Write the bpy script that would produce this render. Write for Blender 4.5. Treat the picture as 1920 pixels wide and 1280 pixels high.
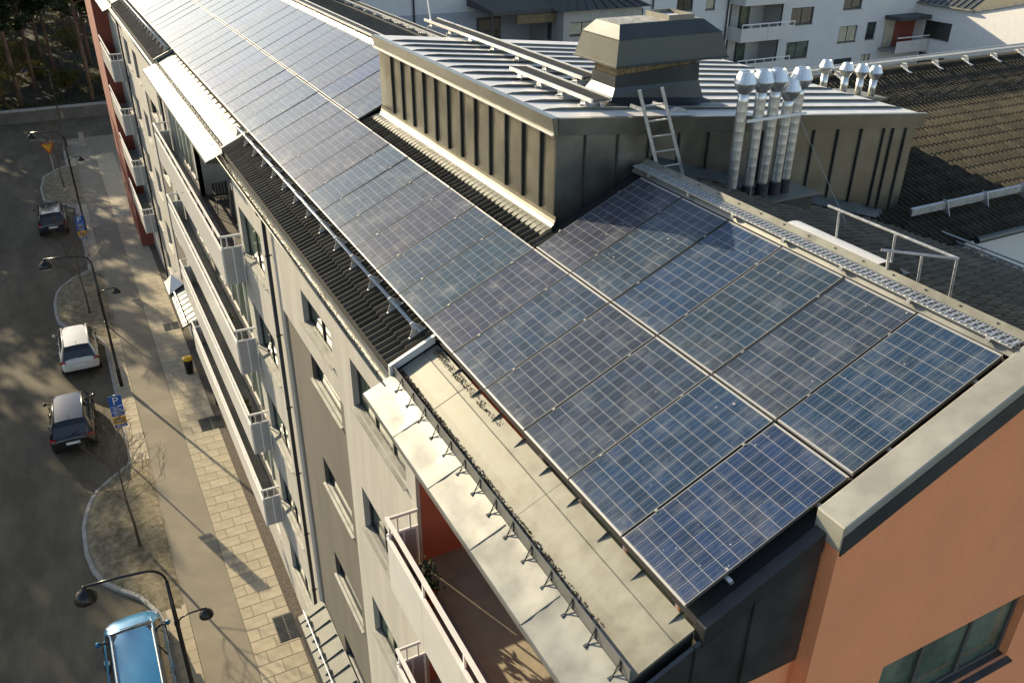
import bpy, bmesh, math, random
from mathutils import Vector, Matrix
random.seed(7)
for o in list(bpy.data.objects): bpy.data.objects.remove(o, do_unlink=True)
scene = bpy.context.scene
COL = scene.collection
R = math.radians
# ---------------------------------------------------------------- camera
cam = bpy.data.cameras.new('camera'); cam_o = bpy.data.objects.new('camera', cam); COL.objects.link(cam_o)
yaw, pitch, roll = R(27.67698), R(28.83262), R(0.5504)
fwd = Vector((math.sin(yaw)*math.cos(pitch), math.cos(yaw)*math.cos(pitch), -math.sin(pitch)))
rgt = Vector((math.cos(yaw), -math.sin(yaw), 0)); upv = rgt.cross(fwd)
r2 = rgt*math.cos(roll)+upv*math.sin(roll); u2 = -rgt*math.sin(roll)+upv*math.cos(roll)
M = Matrix((r2, u2, -fwd)).transposed().to_4x4(); M.translation = Vector((-3.94307, -4.18229, 5.70154))
cam_o.matrix_world = M
cam.sensor_width = 36.0; cam.lens = 1612.789/1920*36; cam.clip_start = 0.1; cam.clip_end = 1200
scene.camera = cam_o
# ---------------------------------------------------------------- sky, sun, exposure
SUN_EL = R(19.6); SUN_DIR = Vector((-0.327, 0.945, math.tan(SUN_EL))).normalized()   # towards the sun
world = bpy.data.worlds.new('World'); scene.world = world; world.use_nodes = True
wn = world.node_tree; wn.nodes.clear()
sky = wn.nodes.new('ShaderNodeTexSky'); sky.sky_type = 'NISHITA'; sky.sun_disc = False
sky.sun_elevation = SUN_EL; sky.sun_rotation = math.atan2(SUN_DIR.x, SUN_DIR.y)
sky.air_density = 1.0; sky.dust_density = 0.7; sky.ozone_density = 1.0
bg = wn.nodes.new('ShaderNodeBackground'); bg.inputs[1].default_value = 0.112
wo = wn.nodes.new('ShaderNodeOutputWorld')
hsv = wn.nodes.new('ShaderNodeHueSaturation'); hsv.inputs['Saturation'].default_value = 0.88   # camera white balance is set for open shade
wn.links.new(sky.outputs[0], hsv.inputs['Color']); wn.links.new(hsv.outputs[0], bg.inputs[0]); wn.links.new(bg.outputs[0], wo.inputs[0])
sun = bpy.data.lights.new('sun', 'SUN'); sun.energy = 4.7; sun.angle = R(0.55); sun.color = (1.0, 0.84, 0.57)
sun_o = bpy.data.objects.new('sun', sun); COL.objects.link(sun_o)
sun_o.rotation_euler = (-SUN_DIR).to_track_quat('-Z', 'Y').to_euler(); sun_o.location = (-20, 40, 30)
vs = scene.view_settings
vs.view_transform = 'Standard'; vs.look = 'None'; vs.gamma = 1.0; vs.exposure = 0.94; vs.use_curve_mapping = False
scene.render.engine = 'CYCLES'
# ---------------------------------------------------------------- constants
SL = R(24.341); CS, SN, TN = math.cos(SL), math.sin(SL), math.tan(SL)
PP, PH = 1.012, 1.9814          # panel pitch along the ridge and up the slope
G = -15.6                       # street level
def rf(u, v, n=0.0): return Vector((v*CS-n*SN, u, v*SN+n*CS))      # roof plane: along ridge, up slope, off surface
def rz(x, n=0.0): return x*TN+n/CS
RX, RZ, RK = 3.80, 1.66, 0.324                                     # ridge and the slope behind it
def bz(x, h=0.0): return RZ-RK*(x-RX)+h
WK = math.tan(R(13.0))
def wz(y, h=0.0): return -0.05+WK*(y-6.45)+h
# ---------------------------------------------------------------- materials
MATS = {}
def new_mat(name):
    m = bpy.data.materials.new(name); m.use_nodes = True
    nt = m.node_tree; b = nt.nodes['Principled BSDF']; MATS[name] = m
    return m, nt, b
def mat(name, col, rough=0.6, metal=0.0, var=0.12, scale=3.0, bump=0.0, bscale=40.0, col2=None, spec=0.5, mix_lo=0.4, mix_hi=0.65, rvar=0.0, obj_var=0.0, stretch=None, coat=0.0):
    m, nt, b = new_mat(name)
    N, L = nt.nodes, nt.links
    tc = N.new('ShaderNodeTexCoord'); mp = N.new('ShaderNodeMapping'); L.new(tc.outputs['Object'], mp.inputs[0])
    if stretch: mp.inputs['Scale'].default_value = stretch
    nz = N.new('ShaderNodeTexNoise'); nz.inputs['Scale'].default_value = scale; nz.inputs['Detail'].default_value = 6; nz.inputs['Roughness'].default_value = 0.62
    L.new(mp.outputs[0], nz.inputs['Vector'])
    rp = N.new('ShaderNodeValToRGB'); rp.color_ramp.elements[0].position = mix_lo; rp.color_ramp.elements[1].position = mix_hi
    c2 = col2 if col2 else tuple(max(0, c*(1-2*var)) for c in col)
    rp.color_ramp.elements[0].color = (*c2, 1); rp.color_ramp.elements[1].color = (*col, 1)
    L.new(nz.outputs['Fac'], rp.inputs[0]); out = rp.outputs[0]
    if obj_var > 0:
        oi = N.new('ShaderNodeObjectInfo'); mr = N.new('ShaderNodeMapRange'); mr.inputs[3].default_value = 1-obj_var; mr.inputs[4].default_value = 1+obj_var
        L.new(oi.outputs['Random'], mr.inputs[0])
        hs = N.new('ShaderNodeHueSaturation'); L.new(mr.outputs[0], hs.inputs['Value']); L.new(out, hs.inputs['Color']); out = hs.outputs[0]
    L.new(out, b.inputs['Base Color'])
    b.inputs['Roughness'].default_value = rough; b.inputs['Metallic'].default_value = metal; b.inputs['Specular IOR Level'].default_value = spec
    if coat: b.inputs['Coat Weight'].default_value = coat; b.inputs['Coat Roughness'].default_value = 0.05
    if rvar > 0:
        mr = N.new('ShaderNodeMapRange'); mr.inputs[1].default_value = 0.3; mr.inputs[2].default_value = 0.7; mr.inputs[3].default_value = rough-rvar; mr.inputs[4].default_value = rough+rvar
        L.new(nz.outputs['Fac'], mr.inputs[0]); L.new(mr.outputs[0], b.inputs['Roughness'])
    if bump > 0:
        n2 = N.new('ShaderNodeTexNoise'); n2.inputs['Scale'].default_value = bscale; n2.inputs['Detail'].default_value = 4; L.new(mp.outputs[0], n2.inputs['Vector'])
        bp = N.new('ShaderNodeBump'); bp.inputs['Strength'].default_value = bump; bp.inputs['Distance'].default_value = 0.02
        L.new(n2.outputs['Fac'], bp.inputs['Height']); L.new(bp.outputs[0], b.inputs['Normal'])
    return m
mat('zinc', (0.24,0.242,0.225), 0.45, 0.45, 0.10, 2.2, 0.10, 3.0, rvar=0.08, col2=(0.195,0.195,0.175))
mat('zinc_bright', (0.74,0.72,0.69), 0.5, 0.08, 0.08, 2.0, 0.10, 2.5, rvar=0.06)
mat('zinc_dark', (0.105,0.115,0.115), 0.42, 0.75, 0.15, 2.0, 0.06, 2.0, rvar=0.06)
mat('zinc_olive', (0.27,0.268,0.235), 0.35, 0.9, 0.08, 1.6, 0.12, 2.0, rvar=0.08)
mat('cowl', (0.062,0.072,0.074), 0.38, 0.6, 0.08, 1.6, 0.10, 2.0, rvar=0.06)
mat('coping_metal', (0.36,0.35,0.30), 0.5, 0.25, 0.1, 2.6, 0.10, 4.0, col2=(0.29,0.28,0.235), rvar=0.08)
mat('zinc_old', (0.17,0.17,0.145), 0.6, 0.2, 0.1, 2.5, 0.1, 4.0)
mat('zinc_dusty', (0.245,0.242,0.20), 0.55, 0.25, 0.12, 3.2, 0.10, 4.0, col2=(0.165,0.156,0.12), rvar=0.08, mix_lo=0.33, mix_hi=0.62)
mat('galv', (0.60,0.61,0.61), 0.42, 0.7, 0.12, 18.0, rvar=0.08)
mat('steel_pipe', (0.78,0.78,0.76), 0.34, 0.85, 0.05, 6.0, rvar=0.06)
mat('black_collar', (0.03,0.033,0.035), 0.5)
mat('dark_metal', (0.035,0.037,0.038), 0.45, 0.3)
mat('side_frame', (0.13,0.13,0.125), 0.5, 0.4, 0.06, 8.0)  # shaded copy of alu_frame for the panel sides, reused on gable windows
mat('alu_frame', (0.50,0.49,0.46), 0.45, 0.5, 0.06, 8.0)
mat('alu', (0.74,0.73,0.70), 0.42, 0.6, 0.05, 8.0)
mat('cream', (0.445,0.425,0.38), 0.85, 0, 0.07, 2.2, 0.25, 90.0, stretch=(1,1,0.16))
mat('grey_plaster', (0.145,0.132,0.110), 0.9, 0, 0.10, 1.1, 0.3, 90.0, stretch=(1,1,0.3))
mat('orange', (0.95,0.365,0.165), 0.92, 0, 0.045, 1.1, 0.8, 70.0, stretch=(1,1,0.7), mix_lo=0.3, mix_hi=0.66)
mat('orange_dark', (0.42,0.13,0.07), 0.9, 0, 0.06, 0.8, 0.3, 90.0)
mat('red_wall', (0.26,0.07,0.045), 0.9, 0, 0.06, 0.8)
mat('white_paint', (0.82,0.80,0.77), 0.45, 0, 0.04, 3.0)
mat('panel_white', (0.62,0.60,0.56), 0.35, 0, 0.04, 2.0)
mat('perf', (0.42,0.42,0.42), 0.5, 0.2, 0.05, 3.0)
mat('frame_dark', (0.035,0.04,0.042), 0.4)
mat('wood_strip', (0.30,0.22,0.11), 0.8, 0, 0.3, 5.0, stretch=(6,1,1))
mat('glass', (0.015,0.022,0.022), 0.05, 0, 0.4, 0.7, col2=(0.03,0.045,0.04), spec=0.8)
mat('glass_green', (0.16,0.20,0.14), 0.08, 0, 0.4, 1.2, col2=(0.05,0.08,0.055), spec=0.8)
mat('tile', (0.108,0.096,0.074), 0.55, 0, 0.25, 2.5, 0.15, 60.0, obj_var=0.3, spec=0.15)
mat('tile_wing', (0.088,0.075,0.052), 0.7, 0, 0.2, 2.0, 0.2, 60.0, obj_var=0.25, col2=(0.040,0.036,0.025), spec=0.2)  # mottled brown tiles of the rear wing roof
mat('underlay', (0.016,0.016,0.016), 0.9)
mat('asphalt', (0.135,0.112,0.072), 0.9, 0, 0.22, 0.8, 0.5, 55.0, stretch=(1,0.35,1))
mat('path_asphalt', (0.27,0.235,0.175), 0.92, 0, 0.10, 0.6, 0.4, 70.0)
mat('slab', (0.43,0.37,0.265), 0.9, 0, 0.08, 3.0, 0.25, 40.0, obj_var=0.10)
mat('slab_joint', (0.25,0.215,0.155), 0.95)
mat('kerb', (0.36,0.345,0.32), 0.9, 0, 0.12, 3.0, 0.2, 30.0)
mat('soil', (0.27,0.225,0.15), 0.97, 0, 0.25, 4.5, 1.0, 25.0, col2=(0.13,0.11,0.06))
mat('gravel', (0.16,0.13,0.10), 0.95, 0, 0.3, 12.0, 1.0, 30.0)
mat('wall_stone', (0.13,0.125,0.12), 0.9, 0, 0.15, 1.0, 0.3, 12)
mat('concrete', (0.30,0.29,0.275), 0.9, 0, 0.1, 2.0, 0.2, 30)
mat('grate', (0.075,0.073,0.068), 0.6, 0.3)
mat('bark', (0.13,0.095,0.07), 0.95, 0, 0.25, 6.0, 0.6, 20, stretch=(1,1,0.25))
mat('bark_pine', (0.20,0.125,0.085), 0.95, 0, 0.3, 3.0, 0.6, 14, stretch=(1,1,0.25))
mat('needles', (0.040,0.062,0.022), 0.7, 0, 0.35, 0.8)
mat('leaf_olive', (0.17,0.15,0.03), 0.75, 0, 0.35, 0.8)
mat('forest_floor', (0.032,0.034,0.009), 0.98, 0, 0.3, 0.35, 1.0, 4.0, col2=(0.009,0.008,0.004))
mat('grass', (0.075,0.08,0.022), 0.9, 0, 0.3, 2.0)
mat('litter', (0.13,0.095,0.06), 0.95, 0, 0.4, 30.0)
mat('lamp_black', (0.02,0.02,0.021), 0.25, 0.3)
mat('lamp_glass', (0.75,0.74,0.70), 0.3)
mat('sign_blue', (0.01,0.10,0.42), 0.45)
mat('sign_white', (0.8,0.8,0.8), 0.5)
mat('sign_yellow', (0.75,0.42,0.02), 0.5)
mat('sign_red', (0.5,0.02,0.02), 0.5)
mat('bg_wall', (0.66,0.65,0.63), 0.9, 0, 0.04, 0.4, 0.15, 40)
mat('bg_band', (0.40,0.42,0.46), 0.9, 0, 0.05, 0.4)
mat('bg_roof', (0.075,0.08,0.08), 0.6, 0.2)
mat('curtain', (0.55,0.50,0.36), 0.8)
mat('umbrella', (0.014,0.014,0.016), 0.7)
mat('deck', (0.085,0.068,0.055), 0.7, 0, 0.2, 2.0, stretch=(1,6,1))
mat('tan_floor', (0.40,0.345,0.245), 0.85, 0, 0.08, 3.0, 0.1, 20)
mat('hood_speck', (0.50,0.47,0.40), 0.6, 0.2, 0.25, 9.0, 0.25, 40)
mat('rubber', (0.015,0.015,0.015), 0.85)
mat('rim', (0.45,0.45,0.46), 0.3, 0.9)
mat('car_glass', (0.008,0.009,0.011), 0.04, 0, 0.1, 1.0, spec=0.7)
mat('tail_red', (0.40,0.012,0.012), 0.2)
mat('head_glass', (0.6,0.6,0.62), 0.1, 0.3)
def paint(name, col, metal=0.0, rough=0.18):
    m = mat(name, col, rough, metal, 0.04, 1.5, coat=0.5); return m
paint('paint_white', (0.62,0.60,0.55)); paint('paint_black', (0.013,0.012,0.013)); paint('paint_blue', (0.008,0.15,0.32), 0.25, 0.3); paint('paint_dark', (0.022,0.024,0.03))

def leafy(name, k=0.55):
    m = MATS[name]; nt = m.node_tree; b = nt.nodes['Principled BSDF']; out = nt.nodes['Material Output']
    tr = nt.nodes.new('ShaderNodeBsdfTranslucent'); mx = nt.nodes.new('ShaderNodeMixShader'); mx.inputs[0].default_value = k
    src = b.inputs['Base Color'].links[0].from_socket; nt.links.new(src, tr.inputs[0])
    nt.links.new(b.outputs[0], mx.inputs[1]); nt.links.new(tr.outputs[0], mx.inputs[2]); nt.links.new(mx.outputs[0], out.inputs[0])
for nm in ('leaf_olive','needles','grass'): leafy(nm)
def solar_mat():
    m, nt, b = new_mat('solar'); N, L = nt.nodes, nt.links
    def math_(op, a, c=None, d=None):
        n = N.new('ShaderNodeMath'); n.operation = op
        for i, x in enumerate((a, c, d)):
            if x is None: continue
            if isinstance(x, (int, float)): n.inputs[i].default_value = x
            else: L.new(x, n.inputs[i])
        return n.outputs[0]
    uv = N.new('ShaderNodeUVMap'); uv.uv_map = 'UVMap'; sp = N.new('ShaderNodeSeparateXYZ'); L.new(uv.outputs[0], sp.inputs[0])
    u, v = sp.outputs[0], sp.outputs[1]                       # in cell units 0..6, 0..12
    def line(x, w):                                           # 1 near integers of x
        f = math_('FRACT', x); d = math_('MINIMUM', f, math_('SUBTRACT', 1.0, f))
        return math_('LESS_THAN', d, w)
    gap_v = line(v, 0.017); gap_u = line(u, 0.012)
    bus = line(math_('ADD', math_('MULTIPLY', u, 3.0), 0.5), 0.022)
    edge = math_('MAXIMUM', math_('MAXIMUM', math_('LESS_THAN', u, -0.001), math_('GREATER_THAN', u, 6.001)), math_('MAXIMUM', math_('LESS_THAN', v, -0.001), math_('GREATER_THAN', v, 12.001)))
    cell = N.new('ShaderNodeCombineXYZ'); L.new(math_('FLOOR', u), cell.inputs[0]); L.new(math_('FLOOR', v), cell.inputs[1])
    oi = N.new('ShaderNodeObjectInfo'); L.new(math_('MULTIPLY', oi.outputs['Random'], 97.0), cell.inputs[2])
    wn_ = N.new('ShaderNodeTexWhiteNoise'); L.new(cell.outputs[0], wn_.inputs[0])
    vec = N.new('ShaderNodeVectorMath'); vec.operation = 'SCALE'; vec.inputs['Scale'].default_value = 5.0; L.new(uv.outputs[0], vec.inputs[0])
    vo = N.new('ShaderNodeTexVoronoi'); vo.inputs['Scale'].default_value = 1.4; L.new(vec.outputs[0], vo.inputs['Vector'])
    # per panel tint
    rp = N.new('ShaderNodeValToRGB'); L.new(oi.outputs['Random'], rp.inputs[0]); cr = rp.color_ramp; cr.interpolation = 'LINEAR'
    for i, (p, c) in enumerate(((0, (0.014,0.036,0.062)), (0.3, (0.010,0.046,0.066)), (0.55, (0.010,0.030,0.092)), (0.8, (0.030,0.033,0.046)), (1.0, (0.012,0.040,0.078)))):
        e = cr.elements[i] if i < 2 else cr.elements.new(p)
        e.position = p; e.color = (*c, 1)
    rp2 = N.new('ShaderNodeValToRGB'); L.new(wn_.outputs[0], rp2.inputs[0]); c2 = rp2.color_ramp
    c2.elements[0].color = (0.80,0.80,0.80,1); c2.elements[1].color = (1.18,1.16,1.24,1)
    mx = N.new('ShaderNodeMix'); mx.data_type = 'RGBA'; mx.blend_type = 'MULTIPLY'; mx.inputs[0].default_value = 1.0
    L.new(rp.outputs[0], mx.inputs[6]); L.new(rp2.outputs[0], mx.inputs[7])
    mr = N.new('ShaderNodeMapRange'); L.new(vo.outputs['Color'], mr.inputs[0]); mr.inputs[3].default_value = 0.80; mr.inputs[4].default_value = 1.22
    mx2 = N.new('ShaderNodeMix'); mx2.data_type = 'RGBA'; mx2.blend_type = 'MULTIPLY'; mx2.inputs[0].default_value = 1.0
    L.new(mx.outputs[2], mx2.inputs[6]); L.new(mr.outputs[0], mx2.inputs[7])
    def mixc(fac, a, col):
        n = N.new('ShaderNodeMix'); n.data_type = 'RGBA'; L.new(a, n.inputs[6]); n.inputs[7].default_value = (*col, 1)
        if isinstance(fac, float): n.inputs[0].default_value = fac
        else: L.new(fac, n.inputs[0])
        return n.outputs[2]
    c = mixc(math_('MULTIPLY', bus, 0.7), mx2.outputs[2], (0.25,0.25,0.25))
    c = mixc(math_('MULTIPLY', math_('MAXIMUM', gap_u, gap_v), 0.9), c, (0.36,0.355,0.34))
    c = mixc(edge, c, (0.40,0.39,0.37))
    # dust and bird marks
    tc = N.new('ShaderNodeTexCoord'); add = N.new('ShaderNodeVectorMath'); add.operation = 'ADD'; L.new(tc.outputs['Object'], add.inputs[0])
    cmb = N.new('ShaderNodeCombineXYZ'); L.new(math_('MULTIPLY', oi.outputs['Random'], 61.0), cmb.inputs[0]); L.new(cmb.outputs[0], add.inputs[1])
    dn = N.new('ShaderNodeTexNoise'); dn.inputs['Scale'].default_value = 2.4; dn.inputs['Detail'].default_value = 9; dn.inputs['Roughness'].default_value = 0.72; L.new(add.outputs[0], dn.inputs['Vector'])
    dr = N.new('ShaderNodeMapRange'); dr.inputs[1].default_value = 0.50; dr.inputs[2].default_value = 0.80; dr.inputs[4].default_value = 0.34; L.new(dn.outputs['Fac'], dr.inputs[0])
    # dirt gathers along the lower edge
    ve = N.new('ShaderNodeMapRange'); ve.inputs[1].default_value = 2.2; ve.inputs[2].default_value = -0.3; ve.inputs[4].default_value = 0.45; L.new(v, ve.inputs[0])
    dn2 = N.new('ShaderNodeTexNoise'); dn2.inputs['Scale'].default_value = 9.0; dn2.inputs['Detail'].default_value = 5; L.new(add.outputs[0], dn2.inputs['Vector'])
    dust = math_('ADD', dr.outputs[0], math_('MULTIPLY', math_('MULTIPLY', ve.outputs[0], dn2.outputs['Fac']), dn2.outputs['Fac']))
    dust = math_('ADD', dust, 0.05)
    c = mixc(dust, c, (0.28,0.28,0.27))
    sn = N.new('ShaderNodeTexNoise'); sn.inputs['Scale'].default_value = 16.0; sn.inputs['Detail'].default_value = 2; L.new(add.outputs[0], sn.inputs['Vector'])
    spot = math_('MULTIPLY', math_('GREATER_THAN', sn.outputs['Fac'], 0.755), 0.8)
    c = mixc(spot, c, (0.6,0.56,0.5))
    L.new(c, b.inputs['Base Color'])
    rr = N.new('ShaderNodeMapRange'); rr.inputs[1].default_value = 0.0; rr.inputs[2].default_value = 0.4; rr.inputs[3].default_value = 0.16; rr.inputs[4].default_value = 0.36; L.new(dust, rr.inputs[0])
    L.new(rr.outputs[0], b.inputs['Roughness']); b.inputs['Specular IOR Level'].default_value = 0.32; b.inputs['IOR'].default_value = 1.45; b.inputs['Sheen Weight'].default_value = 0.45; b.inputs['Sheen Roughness'].default_value = 0.28; b.inputs['Sheen Tint'].default_value = (0.9,0.95,1,1)
    bn = N.new('ShaderNodeTexNoise'); bn.inputs['Scale'].default_value = 1.1; bn.inputs['Detail'].default_value = 1; L.new(add.outputs[0], bn.inputs['Vector'])
    bp = N.new('ShaderNodeBump'); bp.inputs['Strength'].default_value = 0.05; bp.inputs['Distance'].default_value = 0.05; L.new(bn.outputs['Fac'], bp.inputs['Height']); L.new(bp.outputs[0], b.inputs['Normal'])
solar_mat()
# ---------------------------------------------------------------- mesh helpers
class MB:
    def __init__(s): s.v = []; s.f = []; s.uv = None
    def add(s, vs, fs):
        k = len(s.v); s.v += [Vector(p) for p in vs]; s.f += [tuple(i+k for i in f) for f in fs]; return s
    def box(s, x0, x1, y0, y1, z0, z1):
        if x0 > x1: x0, x1 = x1, x0
        if y0 > y1: y0, y1 = y1, y0
        if z0 > z1: z0, z1 = z1, z0
        return s.add([(x,y,z) for x in (x0,x1) for y in (y0,y1) for z in (z0,z1)], [(0,1,3,2),(4,6,7,5),(0,4,5,1),(2,3,7,6),(0,2,6,4),(1,5,7,3)])
    def hexa(s, p):      # 4 bottom + 4 top points, same winding
        return s.add(p, [(3,2,1,0),(4,5,6,7),(0,1,5,4),(1,2,6,5),(2,3,7,6),(3,0,4,7)])
    def bar(s, a, b, w, h=None, up=(0,0,1)):
        a, b = Vector(a), Vector(b); h = h or w; d = (b-a).normalized(); up = Vector(up)
        if abs(d.dot(up)) > 0.98: up = Vector((1,0,0))
        sx = d.cross(up).normalized()*w/2; sy = sx.cross(d).normalized()*h/2
        return s.hexa([a-sx-sy, a+sx-sy, a+sx+sy, a-sx+sy, b-sx-sy, b+sx-sy, b+sx+sy, b-sx+sy])
    def quad(s, *p): return s.add(p, [tuple(range(len(p)))])
    def prism(s, poly, d):
        n = len(poly); d = Vector(d); p = [Vector(q) for q in poly]
        return s.add(p+[q+d for q in p], [tuple(range(n-1,-1,-1)), tuple(range(n,2*n))]+[(i,(i+1)%n,n+(i+1)%n,n+i) for i in range(n)])
    def tube(s, path, r, n=8, cap=True):
        path = [Vector(p) for p in path]; m = len(path); rs = r if isinstance(r, (list, tuple)) else [r]*m
        vs = []; prev = None
        for i, p in enumerate(path):
            d = (path[min(i+1,m-1)]-path[max(i-1,0)]).normalized()
            ref = prev if prev is not None else (Vector((0,0,1)) if abs(d.z) < 0.9 else Vector((1,0,0)))
            a = (ref-d*ref.dot(d)).normalized(); prev = a; c = d.cross(a)
            vs += [p+(a*math.cos(2*math.pi*k/n)+c*math.sin(2*math.pi*k/n))*rs[i] for k in range(n)]
        fs = [(i*n+k, i*n+(k+1)%n, (i+1)*n+(k+1)%n, (i+1)*n+k) for i in range(m-1) for k in range(n)]
        if cap: fs += [tuple(range(n-1,-1,-1)), tuple((m-1)*n+k for k in range(n))]
        return s.add(vs, fs)
    def lathe(s, prof, c=(0,0,0), n=16):
        c = Vector(c); m = len(prof)
        vs = [c+Vector((r*math.cos(2*math.pi*k/n), r*math.sin(2*math.pi*k/n), z)) for r, z in prof for k in range(n)]
        fs = [(i*n+k, i*n+(k+1)%n, (i+1)*n+(k+1)%n, (i+1)*n+k) for i in range(m-1) for k in range(n)]
        fs += [tuple(range(n-1,-1,-1)), tuple((m-1)*n+k for k in range(n))]
        return s.add(vs, fs)
    def extr_y(s, prof, y0, y1, closed=False):    # sheet with profile (x,z) run along y
        n = len(prof); vs = [(x,y0,z) for x,z in prof]+[(x,y1,z) for x,z in prof]
        fs = [(i,i+1,n+i+1,n+i) for i in range(n-1)]
        if closed: fs += [(n-1,0,n,2*n-1), tuple(range(n-1,-1,-1)), tuple(range(n,2*n))]
        return s.add(vs, fs)
    def build(s, name, m, parent=None, smooth=False, org=None, bevel=0.0):
        o_ = Vector(org) if org is not None else (root_org(parent) if parent else Vector((0,0,0)))
        me = bpy.data.meshes.new(name); me.from_pydata([tuple(p-o_) for p in s.v], [], s.f)
        bm = bmesh.new(); bm.from_mesh(me); bmesh.ops.recalc_face_normals(bm, faces=bm.faces)
        if bevel > 0: bmesh.ops.bevel(bm, geom=bm.edges, offset=bevel, segments=1, affect='EDGES')
        bm.to_mesh(me); bm.free()
        if smooth:
            for p in me.polygons: p.use_smooth = True
        me.materials.append(MATS[m] if isinstance(m, str) else m)
        o = bpy.data.objects.new(name, me); COL.objects.link(o)
        if parent: o.parent = parent
        elif org is not None: o.location = o_
        return o
def root_org(o):
    while o.parent: o = o.parent
    return Vector(o.location)
def tag(o, label=None, cat=None, group=None, kind=None):
    if label: o['label'] = label
    if cat: o['category'] = cat
    if group: o['group'] = group
    if kind: o['kind'] = kind
    return o
def thing(name, label, cat, loc, group=None):
    o = bpy.data.objects.new(name, None); COL.objects.link(o); o.location = loc; o.empty_display_size = 0.2
    return tag(o, label, cat, group)
def struct(name, mb, m, smooth=False): return tag(mb.build(name, m, smooth=smooth), kind='structure')
def copy_to(src, parent, loc=None, name=None):
    c = src.copy(); COL.objects.link(c); c.parent = parent
    if loc is not None: c.location = loc
    return c
def copy_tree(root, loc, rz_=0.0, label=None):
    r = root.copy(); COL.objects.link(r); r.location = loc; r.rotation_euler = (0,0,rz_)
    if label: r['label'] = label
    for ch in list(root.children):
        c = ch.copy(); COL.objects.link(c); c.parent = r
        for g in ch.children:
            d = g.copy(); COL.objects.link(d); d.parent = c
    return r
ORD = ['zeroth','first','second','third','fourth','fifth','sixth','seventh','eighth','ninth','tenth','eleventh','twelfth','thirteenth','fourteenth','fifteenth','sixteenth','seventeenth','eighteenth','nineteenth']
def ordw(n):
    if n < 20: return ORD[n]
    t = {2:'twent',3:'thirt',4:'fort',5:'fift'}[n//10]
    return t+'ieth' if n%10 == 0 else t+'y-'+ORD[n%10]
def wall_skin(mb, axis, c, a0, a1, z0, z1, holes, depth, sgn, skip_reveal=()):
    """wall in plane axis=c with rectangular holes (a0,a1,z0,z1) and reveals going 'depth' in direction sgn"""
    P = (lambda a,z,d=0: (c+sgn*d, a, z)) if axis == 'x' else (lambda a,z,d=0: (a, c+sgn*d, z))
    As = sorted({a0,a1,*[h[0] for h in holes],*[h[1] for h in holes]}); Zs = sorted({z0,z1,*[h[2] for h in holes],*[h[3] for h in holes]})
    As = [a for a in As if a0 <= a <= a1]; Zs = [z for z in Zs if z0 <= z <= z1]
    for i in range(len(As)-1):
        for j in range(len(Zs)-1):
            ca, cz = (As[i]+As[i+1])/2, (Zs[j]+Zs[j+1])/2
            if any(h[0] < ca < h[1] and h[2] < cz < h[3] for h in holes): continue
            mb.quad(P(As[i],Zs[j]), P(As[i+1],Zs[j]), P(As[i+1],Zs[j+1]), P(As[i],Zs[j+1]))
    for (p,q,r,t) in holes:
        mb.quad(P(p,r),P(q,r),P(q,r,depth),P(p,r,depth)); mb.quad(P(p,t),P(q,t),P(q,t,depth),P(p,t,depth))
        mb.quad(P(p,r),P(p,t),P(p,t,depth),P(p,r,depth)); mb.quad(P(q,r),P(q,t),P(q,t,depth),P(q,r,depth))
def window_x(parent, x, y0, y1, z0, z1, n=2, depth=0.16, glass='glass', sill=True, blind=0.0, frame='frame_dark'):
    """window in a wall facing -X at plane x"""
    w = 0.055; m = MB(); xf = x+depth-0.05
    m.box(xf, xf+0.06, y0, y1, z0, z0+w); m.box(xf, xf+0.06, y0, y1, z1-w, z1)
    ys = [y0+(y1-y0)*i/n for i in range(n+1)]
    for i, yy in enumerate(ys):
        a = yy if i == 0 else (yy-w if i == n else yy-w/2); m.box(xf, xf+0.06, a, a+w, z0+w, z1-w)
    win = m.build('window', frame, parent)
    for i in range(n):
        MB().box(xf+0.03, xf+0.045, ys[i]+w/2, ys[i+1]-w/2, z0+w/2, z1-w/2).build('pane', glass, win)
    if sill:
        MB().hexa([(x-0.06,y0-0.04,z0-0.035),(x+depth-0.05,y0-0.04,z0-0.005),(x+depth-0.05,y1+0.04,z0-0.005),(x-0.06,y1+0.04,z0-0.035),(x-0.06,y0-0.04,z0-0.018),(x+depth-0.05,y0-0.04,z0+0.014),(x+depth-0.05,y1+0.04,z0+0.014),(x-0.06,y1+0.04,z0-0.018)]).build('sill', 'zinc', win)
    return win
def window_y(parent, y, x0, x1, z0, z1, n=2, depth=0.15, glass='glass', sill=True, frame='frame_dark'):
    """window in a wall facing -Y at plane y"""
    w = 0.06; m = MB(); yf = y+depth-0.05
    m.box(x0, x1, yf, yf+0.06, z0, z0+w); m.box(x0, x1, yf, yf+0.06, z1-w, z1)
    xs = [x0+(x1-x0)*i/n for i in range(n+1)]
    for i, xx in enumerate(xs):
        a = xx if i == 0 else (xx-w if i == n else xx-w/2); m.box(a, a+w, yf, yf+0.06, z0+w, z1-w)
    win = m.build('window', frame, parent)
    for i in range(n): MB().box(xs[i]+w/2, xs[i+1]-w/2, yf+0.03, yf+0.045, z0+w/2, z1-w/2).build('pane', glass, win)
    if sill: MB().hexa([(x0-0.03,y-0.08,z0-0.04),(x1+0.03,y-0.08,z0-0.04),(x1+0.03,y+depth-0.05,z0-0.01),(x0-0.03,y+depth-0.05,z0-0.01),(x0-0.03,y-0.08,z0-0.02),(x1+0.03,y-0.08,z0-0.02),(x1+0.03,y+depth-0.05,z0+0.012),(x0-0.03,y+depth-0.05,z0+0.012)]).build('sill', 'zinc_dark', win)
    return win
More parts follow.
